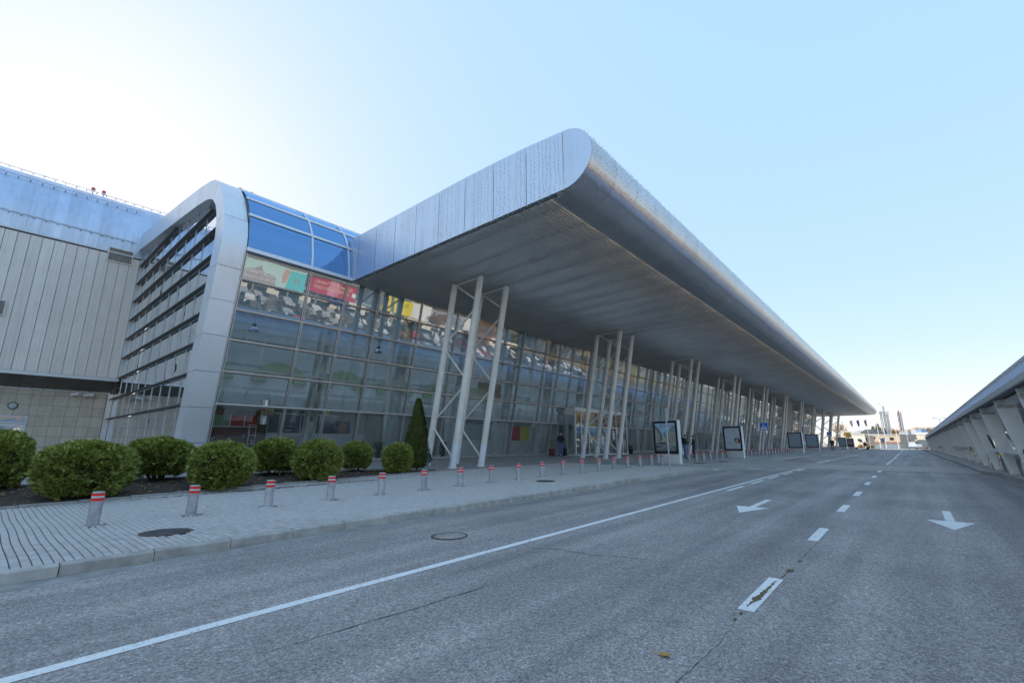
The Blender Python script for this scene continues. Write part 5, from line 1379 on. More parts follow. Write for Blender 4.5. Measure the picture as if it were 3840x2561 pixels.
# ------------------------------------------------------------------ people
def person(label, loc, rz, J, mats, hair=True, hood=False, height=1.75, group=None, mask=False, scarf=None):
    """one continuous skinned body; J overrides joint positions (x right, y forward, z up, metres for a 1.75 m figure)"""
    D = dict(pelvis=(0, 0, .95), waist=(0, .0, 1.10), chest=(0, .0, 1.32), neck=(0, .0, 1.48), chin=(0, .02, 1.56), head=(0, .02, 1.655), crown=(0, .005, 1.72),
             shL=(-.185, 0, 1.43), elL=(-.24, -.02, 1.16), wrL=(-.24, .07, .92), shR=(.185, 0, 1.43), elR=(.24, -.02, 1.16), wrR=(.24, .07, .92),
             hipL=(-.095, 0, .90), knL=(-.105, .02, .50), anL=(-.11, -.02, .09), toL=(-.125, .15, .035), hipR=(.095, 0, .90), knR=(.105, .02, .50), anR=(.11, -.02, .09), toR=(.125, .15, .035))
    D.update(J)
    Rd = dict(pelvis=.150, waist=.140, chest=.165, neck=.062, chin=.066, head=.088, crown=.055, shL=.082, elL=.056, wrL=.036, shR=.082, elR=.056, wrR=.036,
              hipL=.098, knL=.066, anL=.046, toL=.036, hipR=.098, knR=.066, anR=.046, toR=.036)
    if hood: Rd.update(chest=.20, shL=.105, shR=.105, elL=.075, elR=.075, waist=.18)
    E_ = [('pelvis', 'waist'), ('waist', 'chest'), ('chest', 'neck'), ('neck', 'chin'), ('chin', 'head'), ('head', 'crown'), ('chest', 'shL'), ('shL', 'elL'), ('elL', 'wrL'), ('chest', 'shR'), ('shR', 'elR'), ('elR', 'wrR'),
          ('pelvis', 'hipL'), ('hipL', 'knL'), ('knL', 'anL'), ('anL', 'toL'), ('pelvis', 'hipR'), ('hipR', 'knR'), ('knR', 'anR'), ('anR', 'toR')]
    names = list(D); k = height / 1.75
    me = bpy.data.meshes.new('body_skeleton'); me.from_pydata([tuple(c * k for c in D[n]) for n in names], [(names.index(a), names.index(b)) for a, b in E_], [])
    o = bpy.data.objects.new('body_tmp', me); COL.objects.link(o)
    md = o.modifiers.new('skin', 'SKIN'); sv = me.skin_vertices[0].data
    for i, n in enumerate(names):
        r = Rd[n] * k; sv[i].radius = (r * (1.18 if n in ('chest', 'waist', 'pelvis') else 1), r * (.80 if n in ('chest', 'waist', 'pelvis') else 1)); sv[i].use_root = (n == 'pelvis')
    o.modifiers.new('sub', 'SUBSURF').levels = 2; o.modifiers['sub'].render_levels = 2
    dg = bpy.context.evaluated_depsgraph_get(); dg.update()
    bm = bpy.data.meshes.new_from_object(o.evaluated_get(dg)); bpy.data.objects.remove(o)
    bm.name = 'body'; bm.materials.clear()
    for m in (M['skin'], mats['top'], mats['legs'], M['shoe']): bm.materials.append(m)
    seg = {('neck', 'chin'): 0, ('chin', 'head'): 0, ('head', 'crown'): 0, ('anL', 'toL'): 3, ('anR', 'toR'): 3}
    for l in ('hipL', 'knL', 'hipR', 'knR'): pass
    segs = []
    for a, b in E_:
        c = seg.get((a, b), 2 if (a[:2] in ('hi', 'kn') or a == 'pelvis' and b.startswith('hip')) else 1)
        segs.append((Vector(D[a]) * k, Vector(D[b]) * k, c))
    for p in bm.polygons:
        c = p.center; best = None
        for a, b, cl in segs:
            ab = b - a; t_ = max(0, min(1, (c - a).dot(ab) / max(1e-9, ab.length_squared))); d = (a + ab * t_ - c).length
            if best is None or d < best[0]: best = (d, cl)
        p.material_index = best[1]; p.use_smooth = True
    t = thing('person', label, 'person', loc, rz, group)
    b = bpy.data.objects.new('body', bm); COL.objects.link(b); b.parent = t
    hd = Vector(D['head']) * k
    if hair:
        m_ = MB(); m_.lathe([(.098 * k * sin(max(.02, a)), .10 * k * cos(a)) for a in [pi * .58 * i / 7 for i in range(8)]][::-1], 14, (0, 0, 0), 0, True, False)
        h = m_.build('hair', mats.get('hair', M['hair']), t, loc=hd + Vector((0, -.012 * k, .012 * k))); h.rotation_euler = (radians(18), 0, 0)
    m_ = MB()
    for s in (-1, 1): m_.ball((hd.x + s * .033 * k, hd.y + .082 * k, hd.z + .012 * k), .010 * k, 6, 4, 1); m_.ball((hd.x + s * .094 * k, hd.y - .005 * k, hd.z), .022 * k, 6, 4, 0, 1.4)
    m_.add([(hd.x - .014 * k, hd.y + .082 * k, hd.z - .03 * k), (hd.x + .014 * k, hd.y + .082 * k, hd.z - .03 * k), (hd.x, hd.y + .112 * k, hd.z - .026 * k), (hd.x, hd.y + .086 * k, hd.z + .012 * k)], [(0, 2, 3), (2, 1, 3), (0, 1, 2), (1, 0, 3)])
    m_.box(hd.x - .022 * k, hd.x + .022 * k, hd.y + .078 * k, hd.y + .086 * k, hd.z - .058 * k, hd.z - .050 * k, 1)
    m_.build('face_features', [M['skin'], M['hair']], t)
    if mask:
        m_ = MB(); m_.ball((0, 0, 0), .072 * k, 10, 6, 0, .7); m_.build('face_mask', M['maskw'], t, loc=Vector(D['chin']) * k + Vector((0, .035, .01)))
    if scarf:
        m_ = MB(); m_.lathe([(.085, -.04), (.11, -.01), (.10, .04), (.075, .05)], 14, cap=False); m_.build('scarf', scarf, t, loc=Vector(D['neck']) * k)
    if hood:
        m_ = MB(); m_.ball((0, 0, 0), .12, 12, 8, 0, .7); m_.build('hood', mats['top'], t, loc=Vector(D['neck']) * k + Vector((0, -.09, .0)))
    for s, w, e in (('L', 'wrL', 'elL'), ('R', 'wrR', 'elR')):       # hands: palm, four fingers, thumb
        wv = Vector(D[w]) * k; d = (wv - Vector(D[e]) * k).normalized(); sd = d.cross(Vector((0, 0, 1)));
        if sd.length < .1: sd = Vector((0, 1, 0))
        sd.normalize(); up = sd.cross(d); m_ = MB()
        m_.tube(wv - d * .02, wv + d * .085, .032, 8, .036)
        for i, ln in enumerate((.065, .075, .072, .055)):
            b0 = wv + d * .08 + sd * (.024 - .016 * i); b1 = b0 + d * ln * .55 - up * .008; b2 = b1 + d * ln * .35 - up * .022
            m_.tube(b0, b1, .009, 6, .0085); m_.tube(b1, b2, .0085, 6, .006)
        b0 = wv + d * .02 + sd * .03; b1 = b0 + d * .035 + sd * .025; m_.tube(b0, b1, .012, 6, .010); m_.tube(b1, b1 + d * .035, .010, 6, .007)
        m_.build('hand', M['skin'], t)
    return t
JM = M['jacket_black']
person('bald man in black jacket and blue jeans standing with his back turned by the door', (-21.2, 30.45, zs(-21.2, 30.45)), radians(52), dict(elL=(-.27, .02, 1.18), wrL=(-.15, .22, 1.10), elR=(.27, .02, 1.18), wrR=(.15, .22, 1.10)), dict(top=JM, legs=M['denim']), hair=False, height=1.86, scarf=M['navy'])
t = person('man in dark hooded jacket and bright jeans looking down at his phone', (-12.95, 34.7, zs(-12.9, 34.7)), radians(-52), dict(chin=(0, .06, 1.55), head=(0, .085, 1.63), crown=(0, .10, 1.70), elL=(-.27, .0, 1.17), wrL=(-.20, .16, .98), elR=(.25, .06, 1.17), wrR=(.08, .34, 1.20)), dict(top=JM, legs=M['denim']), hood=True, height=1.76, mask=True)
ph = thing('phone', 'dark phone held by the man in the hooded jacket', 'phone', (-12.95, 34.7, zs(-12.9, 34.7)), radians(-52)); m_ = MB(); m_.box(.02, .10, .44, .455, 1.20, 1.34); m_.build('case', M['black'], ph)
m_ = MB(); m_.box(.025, .095, .4385, .4395, 1.21, 1.33); m_.build('screen', M['grey_band'], ph)
person('man in black jacket and navy trousers facing the man with the phone', (-13.3, 37.6, zs(-13.3, 37.6)), radians(118), dict(elL=(-.26, .03, 1.17), wrL=(-.10, .20, 1.02), elR=(.26, .03, 1.17), wrR=(.10, .20, 1.0)), dict(top=JM, legs=M['navy']), height=1.74)
bpk = (-9.6, 88.0, zs(-9.6, 88))
person('stooped person walking away under a bulky olive backpack', bpk, radians(10), dict(chest=(0, .16, 1.24), neck=(0, .25, 1.36), chin=(0, .30, 1.40), head=(0, .34, 1.47), crown=(0, .35, 1.54), shL=(-.18, .2, 1.32), shR=(.18, .2, 1.32), elL=(-.2, .3, 1.1), wrL=(-.12, .42, 1.0), elR=(.2, .3, 1.1), wrR=(.12, .42, 1.0), knL=(-.12, .22, .52), anL=(-.12, .10, .14), toL=(-.12, .24, .05), knR=(.1, .02, .5), anR=(.11, -.30, .16), toR=(.11, -.18, .05)), dict(top=M['jacket_olive'], legs=M['jacket_black']))
bk = thing('backpack', 'bulky olive green backpack on the stooped walking person', 'backpack', bpk, radians(10)); m_ = MB(); m_.ball((0, -.06, 1.34), .34, 14, 9, 0, 1.0); m_.ball((0, -.16, 1.18), .27, 12, 8, 0, .8); m_.build('bag', M['jacket_olive'], bk)
m_ = MB(); m_.box(-.2, -.15, .1, .2, 1.05, 1.45); m_.box(.15, .2, .1, .2, 1.05, 1.45); m_.build('strap', M['black'], bk)
pp = (-7.9, 125, zr(125) + .02)
person('far person in dark clothes with something bright red on the back', pp, radians(200), dict(knL=(-.12, .14, .5), anL=(-.12, .2, .09), toL=(-.12, .34, .04), knR=(.1, .0, .5), anR=(.11, -.2, .12), toR=(.11, -.1, .05)), dict(top=JM, legs=M['jacket_black']), height=1.76)
rb = thing('red_bag', 'bright red bag carried by the far person on the road', 'bag', pp, radians(200)); m_ = MB(); m_.ball((-.32, -.12, 1.02), .24, 10, 7, 0, 1.1); m_.build('bag', M['jacket_red'], rb)
suitcase('dark trolley suitcase pulled by the far person on the road', -7.5, 125.2, zr(125) + .02, .2, M['black'], .4)
# two guests sitting behind the left end of the glass
SIT = dict(pelvis=(0, 0, .52), waist=(0, .02, .68), chest=(0, .04, .90), neck=(0, .05, 1.06), chin=(0, .08, 1.13), head=(0, .09, 1.22), crown=(0, .08, 1.29), shL=(-.185, .03, 1.0), elL=(-.24, .1, .76), wrL=(-.14, .34, .76), shR=(.185, .03, 1.0), elR=(.24, .1, .76), wrR=(.14, .34, .76), hipL=(-.1, .02, .5), knL=(-.12, .44, .50), anL=(-.12, .44, .09), toL=(-.12, .6, .04), hipR=(.1, .02, .5), knR=(.12, .44, .5), anR=(.12, .44, .09), toR=(.12, .6, .04))
for (y, rz, top, lb) in ((7.05, -.3, M['denim_grey'], 'woman in pale blue top sitting behind the left corner of the glass'), (7.75, .9, M['navy'], 'man in navy jacket sitting beside the woman behind the glass')):
    person(lb, (-24.4, y, .66), rz, SIT, dict(top=top, legs=M['navy']))
    c = thing('cafe_chair', 'dark wooden cafe chair under the ' + lb.split(' in ')[0] + ' behind the glass', 'chair', (-24.4, y, .66), rz); m_ = MB(); m_.box(-.21, .21, -.2, .24, .40, .44)
    m_.build('seat', M['wood'], c); m_ = MB(); m_.box(-.2, .2, -.24, -.2, .44, .85); m_.build('backrest', M['wood'], c)
    for sx in (-.18, .18):
        for sy in (-.18, .2): m_ = MB(); m_.box(sx - .02, sx + .02, sy - .02, sy + .02, 0, .40); m_.build('leg', M['wood'], c)

# ------------------------------------------------------------------ cafe behind the glass
cw = thing('cafe_kiosk', 'brown panelled cafe wall with red lit signs behind the glass', 'shop front', (-29, 6.5, .66)); CWO = Vector((-29, 6.5, .66))
def cwb(m_, n, mt): return m_.build(n, mt, cw, loc=-CWO)
m_ = MB(); m_.box(-29.2, -29.0, 6.5, 10.9, .66, 2.5); cwb(m_, 'lower_panel', M['brown'])
m_ = MB(); m_.box(-29.2, -29.0, 6.5, 10.9, 3.16, 3.45); cwb(m_, 'upper_panel', M['brown'])
for y in (8.33, 9.2, 9.95, 10.68): m_ = MB(); m_.box(-29.05, -28.97, y - .04, y + .04, 2.5, 3.16); cwb(m_, 'frame_post', M['greystrip'])
m_ = MB(); m_.box(-29.06, -28.97, 8.3, 10.7, 2.47, 2.53); cwb(m_, 'frame_rail', M['greystrip'])
rs = plain('red_sign_face', (0.62, 0.05, 0.03), .5)
for i, (a, b) in enumerate(((8.37, 9.16), (9.24, 9.91), (9.99, 10.64))):
    m_ = MB(); m_.box(-29.03, -29.01, a, b, 2.55, 3.14); cwb(m_, 'sign_face', rs if i else plain('green_sign_face', (0.30, 0.40, 0.25), .5))
put_text('КУПУЮ', .16, M['yellow'], cw, Vector((-29.0, 10.32, 2.75)) - CWO, (pi / 2, 0, pi / 2), 0, 'sign_lettering')
cc_ = thing('cafe_counter', 'long grey cafe counter with a white top behind the glass', 'counter', (-26.2, 10, .66))
m_ = MB(); m_.box(-.3, .3, 0, 5.8, 0, 1.42); m_.build('body', M['greystrip'], cc_)
m_ = MB(); m_.box(-.38, .36, -.03, 5.83, 1.42, 1.47); m_.build('top', M['white'], cc_)
m_ = MB(); m_.box(.30, .315, .7, 2.2, .5, 1.3); m_.build('front_panel', M['beige'], cc_)
vs_ = thing('counter_board', 'dark board with white lettering standing on the cafe counter', 'sign', (-25.9, 11.1, 2.13)); m_ = MB(); m_.box(-.03, 0, -.3, .45, 0, .34); m_.build('board', M['darkgrey'], vs_)
m_ = MB(); m_.box(-.04, .01, -.32, .47, .34, .36); m_.build('top_rail', M['white'], vs_)
put_text('Весь', .19, M['white'], vs_, (.004, .03, .10), (pi / 2, 0, pi / 2))
bs = thing('bookshelf', 'glass sided book rack with red and blue books behind the glass', 'bookshelf', (-25, 8.84, .66))
for y in (0, .31): m_ = MB(); m_.box(-.02, .02, y - .012, y + .012, 0, 1.84); m_.build('upright', M['white'], bs)
for z in (.35, .85, 1.3, 1.82): m_ = MB(); m_.box(-.16, .02, 0, .31, z, z + .02); m_.build('shelf', M['white'], bs)
m_ = MB(); m_.box(-.2, .0, .33, .80, 0, 1.86); m_.build('side_cabinet', M['wood'], bs)
for i in range(14):
    z = (.37, .87, 1.32)[i % 3]; y = .02 + (i // 3) * .055; m_ = MB(); m_.box(-.13, .0, y, y + .035, z, z + random.uniform(.2, .32)); m_.build('book', (M['redpaint'], M['navy'], M['paper'], M['redpaint'])[i % 4], bs)
mo = thing('monitor', 'wall screen hung before the round steel pillar behind the glass', 'screen', (-26.5, 9.82, 3.08)); m_ = MB(); m_.box(-.08, 0, 0, .71, 0, .41); m_.build('case', M['black'], mo)
m_ = MB(); m_.box(0, .006, .02, .69, .02, .39); m_.build('display', plain('display_image', (0.42, 0.36, 0.24), .3, 0, .3, 3), mo); m_ = MB(); m_.box(.006, .009, .08, .22, .2, .36); m_.build('display_logo', M['redpaint'], mo)
pl_ = thing('steel_pillar', 'round brushed steel pillar in the cafe behind the glass', 'pillar', (-27.5, 10.42, .66)); m_ = MB(); m_.tube((0, 0, 0), (0, 0, 3.3), .25, 20); m_.build('shaft', M['chrome'], pl_); m_ = MB(); m_.lathe([(.27, 0), (.27, .1)], 20); m_.build('collar', M['greystrip'], pl_)
gp = thing('glass_partition', 'framed glass office partition behind the cafe counter', 'partition', (-28, 10.85, .66))
for y in (0, .65, 1.87, 3.1, 4.4): m_ = MB(); m_.box(-.03, .03, y - .03, y + .03, 0, 2.65); m_.build('post', M['white'], gp)
m_ = MB(); m_.box(-.03, .03, 0, 4.4, 2.62, 2.68); m_.build('head_rail', M['white'], gp)
m_ = MB(); m_.box(-.01, .01, .03, 4.37, 0, 2.62); m_.build('panel', plain('dark_partition', (0.13, 0.15, 0.19), .2, 0, .25, 1.5), gp)
po_ = thing('head_poster', 'large printed portrait board on the wall behind the cafe', 'poster', (-27.0, 14.4, 2.0)); m_ = MB(); m_.box(-.03, 0, 0, 1.1, 0, .95); m_.build('board', M['darkgrey'], po_); m_ = MB(); m_.add([(.004, .25, .1), (.004, .75, .05), (.004, .8, .5), (.004, .7, .8), (.004, .4, .86), (.004, .22, .6)], [(0, 1, 2, 3, 4, 5)]); m_.build('print', plain('print_portrait', (0.32, 0.16, 0.11), .5), po_)
for nm, x, y, z, w, h, mt in (('direction_sign', -25.0, 11.76, 3.2, .16, .14, 'paper'), ('yellow_sign', -26, 13.18, 3.22, .30, .22, 'yellow')):
    t = thing(nm, 'small %s sign hanging behind the glass above the counter' % ('pale aircraft pictogram' if nm[0] == 'd' else 'yellow'), 'sign', (x, y, z)); m_ = MB(); m_.box(-.03, 0, 0, w, 0, h); m_.build('panel', M[mt], t)
    m_ = MB(); m_.box(0, .003, w * .25, w * .75, h * .4, h * .6); m_.build('pictogram', M['black'], t)
def pendant(label, x, y, z):
    t = thing('pendant_lamp', label, 'lamp', (x, y, z), 0, 'bell shaped pendant lamps in the hall'); m_ = MB(); m_.lathe([(.26, 0), (.25, .05), (.20, .16), (.10, .24)], 20, cap=False); m_.build('shade', M['chrome'], t)
    m_ = MB(); m_.lathe([(.09, .24), (.10, .42)], 12); m_.build('gear_box', M['black'], t); m_ = MB(); m_.tube((0, 0, .42), (0, 0, 6), .008, 5); m_.build('cord', M['black'], t)
pendant('bell shaped pendant lamp behind the leftmost glass bay', -26, 8.8, 7.45); pendant('bell shaped pendant lamp right of the first slotted post', -26, 16.5, 7.45); pendant('bell shaped pendant lamp behind the nearest column cluster', -26, 24.2, 7.45)
def potplant(label, x, y, z, s, mt):
    t = thing('potted_plant', label, 'plant', (x, y, z)); m_ = MB(); m_.lathe([(.14 * s, 0), (.19 * s, .35 * s)], 12); m_.build('pot', mt, t); m_ = MB(); rnd = random.Random(3)
    for i in range(34):
        a = rnd.random() * 6.28; el = rnd.uniform(.5, 1.3); l = s * rnd.uniform(.5, .9); p = Vector((0, 0, .33 * s)); d = Vector((cos(a) * cos(el), sin(a) * cos(el), sin(el)))
        q = p + d * l * .6; e = q + Vector((d.x, d.y, d.z * .1 - .25)) * l * .5; w = Vector((-sin(a), cos(a), 0)) * .035 * s
        m_.add([p - w * .4, p + w * .4, q + w, q - w, e], [(0, 1, 2, 3), (3, 2, 4)])
    m_.build('fronds', M['arbor'], t)
potplant('tall palm in a dark pot behind the glass left of the conical evergreen', -24, 15.7, .66, 1.3, M['black']); potplant('palm in a dark pot behind the nearest column cluster', -24, 20.7, .66, 1.3, M['black'])
potplant('small green plant in a magenta pot on the office partition', -27.8, 12.85, 2.68 - .0, .3, plain('magenta_pot', (.5, .03, .25), .4)); potplant('leafy plant beside the book rack behind the glass', -26.2, 9.05, 1.9, .4, M['beige'])
ct = thing('check_in_row', 'row of white booths with red and yellow panels behind the glass', 'booth', (-26, 22.5, .66))
for i in range(9):
    y = i * 1.25; m_ = MB(); m_.box(-.1, .0, y + .03, y + 1.22, 0, 1.2); m_.build('front_board', M['white'], ct)
    m_ = MB(); m_.box(-.1, -.02, y + .05, y + 1.2, 1.22, 2.42); m_.build('upper_board', {6: M['redpaint'], 7: M['yellow'], 2: M['grey_band']}.get(i, M['greystrip'] if i % 2 else M['white']), ct)
bn = thing('hall_banner', 'cream banner with dark red lettering hanging inside the hall', 'banner', (-24.0, 23.85, 4.8)); m_ = MB(); m_.box(-.02, 0, 0, 2.6, 0, 1.35); m_.build('sheet', M['beige'], bn)
put_text('БАЖАЄМО', .26, M['redpaint'], bn, (.004, 1.6, .62), (pi / 2, 0, pi / 2)); put_text('ЩАСТЯ ДОДДЯ', .30, M['redpaint'], bn, (.004, 1.55, .22), (pi / 2, 0, pi / 2))
# ------------------------------------------------------------------ trees
M['leaf_orange'] = leafmat('autumn_leaves_orange', [(0.22, 0.09, 0.02), (0.42, 0.19, 0.04), (0.58, 0.34, 0.09)])
M['leaf_gold'] = leafmat('autumn_leaves_gold', [(0.20, 0.14, 0.03), (0.40, 0.29, 0.07), (0.55, 0.43, 0.13)])
M['leaf_olive'] = leafmat('autumn_leaves_olive', [(0.06, 0.07, 0.02), (0.14, 0.14, 0.04), (0.28, 0.25, 0.08)])
M['needle'] = leafmat('spruce_needles', [(0.015, 0.028, 0.014), (0.032, 0.055, 0.025), (0.06, 0.09, 0.04)])
M['bark_pale'] = plain('pale_bark', (0.28, 0.24, 0.20), 0.9, 0, 0.25, 6)
def limbs(m_, p, d, l, r, depth, rnd, tips):
    q = p + d * l; m_.tube(p, q, r, 6 if depth > 1 else 4, r * .65, caps=False)
    if depth == 0: tips.append(q); return
    for i in range(3 if depth > 1 else 3):
        nd = (d + Vector((rnd.uniform(-.8, .8), rnd.uniform(-.8, .8), rnd.uniform(-.1, .55)))).normalized()
        s = rnd.uniform(.55, 1.0); limbs(m_, p + d * l * s, nd, l * rnd.uniform(.58, .8), r * .6, depth - 1, rnd, tips)
def tree_proto(seed, mat, n=2600, bare=False, depth=4, bark='bark'):
    rnd = random.Random(seed); m_ = MB(); tips = []
    m_.tube((0, 0, -.2), (.03, .02, 2.2), .17, 8, .13, caps=False)
    for i in range(5): limbs(m_, Vector((0.03, .02, 1.5 + .35 * i)), Vector((rnd.uniform(-.7, .7), rnd.uniform(-.7, .7), .9)).normalized(), 1.7 - .1 * i, .075, depth - 1 if not bare else depth, rnd, tips)
    tr_ = m_.mesh('trunk', M[bark]); cr = None
    if not bare or n:
        c = MB(); 
        for i in range(n):
            t_ = rnd.choice(tips); p = t_ + Vector((rnd.gauss(0, .42), rnd.gauss(0, .42), rnd.gauss(0, .36))); s = rnd.uniform(.06, .14)
            a = Vector((rnd.uniform(-1, 1), rnd.uniform(-1, 1), rnd.uniform(-1, 1))).normalized() * s; b = a.cross(Vector((rnd.uniform(-1, 1), rnd.uniform(-1, 1), rnd.uniform(-1, 1)))).normalized() * s * .8
            c.add([p - a, p - b, p + a, p + b], [(0, 1, 2, 3)])
        cr = c.mesh('crown', M[mat])
    return tr_, cr
def spruce_proto(seed):
    rnd = random.Random(seed); m_ = MB(); m_.tube((0, 0, -.2), (0, 0, 7), .16, 7, .02, caps=False); c = MB()
    for k in range(26):
        z = .8 + 6.1 * k / 26; R_ = 1.75 * (1 - k / 26.5) ** .9 + .08
        for j in range(10):
            a = 2 * pi * (j + rnd.random()) / 10; r = R_ * rnd.uniform(.75, 1.1); d = Vector((cos(a), sin(a), -.25)); w = Vector((-sin(a), cos(a), 0))
            for s in range(5):
                p = Vector((0, 0, z)) + d * r * (s + .6) / 5; l = .32 * (1.15 - s / 6)
                for sg in (-1, 1): c.add([p, p + (w * sg + d * .6) * l * .5 + Vector((0, 0, -.08)), p + (w * sg * .8 + d * 1.2) * l + Vector((0, 0, -.14)), p + d * l * .6], [(0, 1, 2, 3)])
    return m_.mesh('trunk', M['bark']), c.mesh('crown', M['needle'])
TP = {'orange': tree_proto(3, 'leaf_orange'), 'gold': tree_proto(4, 'leaf_gold'), 'olive': tree_proto(6, 'leaf_olive'), 'thin': tree_proto(8, 'leaf_orange', 500), 'bare': tree_proto(9, 'leaf_gold', 130, True, 5, 'bark_pale'), 'spruce': spruce_proto(2)}
def tree(kind, x, y, h, label, group='trees around the airport forecourt', z=None, wide=1.0):
    tr_, cr = TP[kind]; s = h / 6.6
    t = thing({'spruce': 'spruce_tree', 'bare': 'bare_tree'}.get(kind, 'autumn_tree'), label, 'tree', (x, y, zr(y) - .05 if z is None else z), random.random() * 6, group)
    inst('trunk', tr_, t, (0, 0, 0), 0, (s * wide, s * wide, s))
    if cr: inst('crown', cr, t, (0, 0, 0), 0, (s * wide, s * wide, s))
    return t
for x, y, h, k, lb in [(-11.8, 245, 8.9, 'spruce', 'left one of the dark spruces behind the flat cream building'), (-10.3, 247, 9.9, 'spruce', 'taller spruce right of the leftmost spruce behind the cream building'), (-9.0, 244, 9.2, 'olive', 'olive tree right of the two spruces behind the cream building'),
                       (-6.2, 260, 9.4, 'orange', 'orange tree seen through the lattice chimney tower'), (-24.5, 255, 12.0, 'thin', 'sparse tall tree seen left of the flagpoles under the canopy end'), (-20.5, 250, 7.5, 'gold', 'golden tree low behind the last columns'), (-17.5, 262, 7.5, 'orange', 'orange tree behind the vaulted roof left'),
                       (1.2, 265, 8.6, 'orange', 'orange tree above the right pale building'), (2.8, 268, 9.6, 'orange', 'larger orange tree above the right pale building'), (-.6, 262, 8.0, 'gold', 'golden tree left above the grey building'), (5.0, 270, 9.6, 'bare', 'bare tree right of the orange trees above the pale building'), (6.8, 262, 9.6, 'bare', 'bare tree just left of the walkway roof'), (4.0, 280, 10.2, 'bare', 'tallest bare tree behind the orange trees'), (8.5, 258, 9.0, 'bare', 'bare tree behind the walkway roof end'),
                       (-22.5, 232, 5.5, 'orange', 'low orange tree behind the last lightboxes'), (-13.5, 275, 8, 'gold', 'golden tree behind the vaulted roof')]:
    tree(k, x, y, h, lb)
rnd = random.Random(12)
for i in range(52):                            # wooded slope beyond the car park, seen through the walkway and mirrored in the glass
    _tx = rnd.uniform(50, 74); tree(rnd.choice(['orange', 'gold', 'gold', 'olive', 'thin', 'bare']), _tx if True else rnd.uniform(50, 74), 104 + i * 1.9 + rnd.uniform(-2, 2), rnd.uniform(9, 14), 'autumn tree on the wooded slope beyond the car park', 'trees on the slope beyond the car park', 3.0 + (_tx - 48) * .1, 1.25)
for x, y, h, k in [(14 - 6, 200, 5, 'bare')] if False else [(16, 25, 2.5, 'bare'), (17, 31, 2.2, 'bare'), (15, 37, 2.6, 'bare'), (17, 43, 2.4, 'bare'), (14, 48, 2.2, 'thin'), (24, 62, 6, 'orange'), (36, 70, 7, 'bare'), (27, 80, 6, 'orange'), (40, 92, 7, 'orange'), (18, 70, 5, 'orange')]:
    x += 12; tree(k, x, y, h + 2, 'autumn tree in the car park behind the covered walkway', 'trees in the car park', zr(y) + LOTZ(x))

# ------------------------------------------------------------------ cars
def carpaint(name, c): return plain(name, c, 0.25, 0.1, 0.03, 1.0)
CP = [carpaint('car_white', (.72, .72, .71)), carpaint('car_silver', (.42, .43, .45)), carpaint('car_black', (.02, .02, .022)), carpaint('car_grey', (.12, .125, .13)), carpaint('car_red', (.42, .02, .02)), carpaint('car_blue', (.04, .08, .22))]
M['carglass'] = plain('car_glass', (0.02, 0.025, 0.03), 0.06)
M['headlamp'] = plain('headlamp', (0.75, 0.76, 0.78), 0.1)
M['taillamp'] = plain('taillamp', (0.5, 0.02, 0.02), 0.2)
def car_parts(L_=4.3, W=1.75, H=1.45, van=False):
    hw = W / 2
    if van: prof = [(-L_ / 2, .35), (-L_ / 2, H * .55), (-L_ / 2 + .15, H - .1), (-L_ / 2 + .4, H), (L_ / 2 - 1.7, H), (L_ / 2 - .95, H * .60), (L_ / 2 - .12, H * .46), (L_ / 2, H * .36), (L_ / 2, .35)]
    else: prof = [(-L_ / 2, .35), (-L_ / 2, .85), (-L_ / 2 + .35, .95), (-L_ / 2 + .9, H - .03), (-.3, H), (.35, H - .05), (1.05, .95), (L_ / 2 - .15, .80), (L_ / 2, .62), (L_ / 2, .35)]
    m_ = MB(); n = len(prof); ins = lambda z: hw - .05 if z < .9 else hw - .05 - (z - .9) * .28
    L_v = [(x, -ins(z), z) for x, z in prof]; R_v = [(x, ins(z), z) for x, z in prof]
    m_.add(L_v + R_v, [tuple(range(n - 1, -1, -1))[::-1], tuple(range(2 * n - 1, n - 1, -1))]); m_.add(L_v + R_v, [(i, n + i, n + (i + 1) % n, (i + 1) % n) for i in range(n)])
    body = m_
    g = MB(); 
    def strip_(a, b, e=.012):
        (x0, z0), (x1, z1) = a, b; d = Vector((x1 - x0, 0, z1 - z0)).normalized(); nn = Vector((-d.z, 0, d.x)) * (-e if False else e)
        p = lambda x, z, s: (x + nn.x, s * (ins(z) - .10), z + nn.z)
        t0, t1 = .12, .88; q0 = (x0 + (x1 - x0) * t0, z0 + (z1 - z0) * t0); q1 = (x0 + (x1 - x0) * t1, z0 + (z1 - z0) * t1)
        g.add([p(*q0, -1), p(*q0, 1), p(*q1, 1), p(*q1, -1)], [(0, 1, 2, 3)])
    ws = (4, 5) if van else (5, 6)
    strip_(prof[ws[1]], prof[ws[0]]); strip_(prof[3], prof[2]) if not van else None
    zt, zb = H - .14, (.98 if not van else H * .58)
    xa, xb = (-L_ / 2 + 1.0, .75) if not van else (L_ / 2 - 2.6, L_ / 2 - 1.35)
    for s in (-1, 1): g.add([(xa, s * (ins(zb) + .004), zb), (xb, s * (ins(zb) + .004), zb), (xb - .45, s * (ins(zt) + .004), zt), (xa + .25, s * (ins(zt) + .004), zt)], [(0, 1, 2, 3)])
    w = MB(); w.lathe([(.30, -.1), (.32, -.09), (.32, .09), (.30, .1)], 14); w2 = MB(); w2.lathe([(.20, -.102), (.20, .102)], 12)
    return body, g, w, w2, L_, W
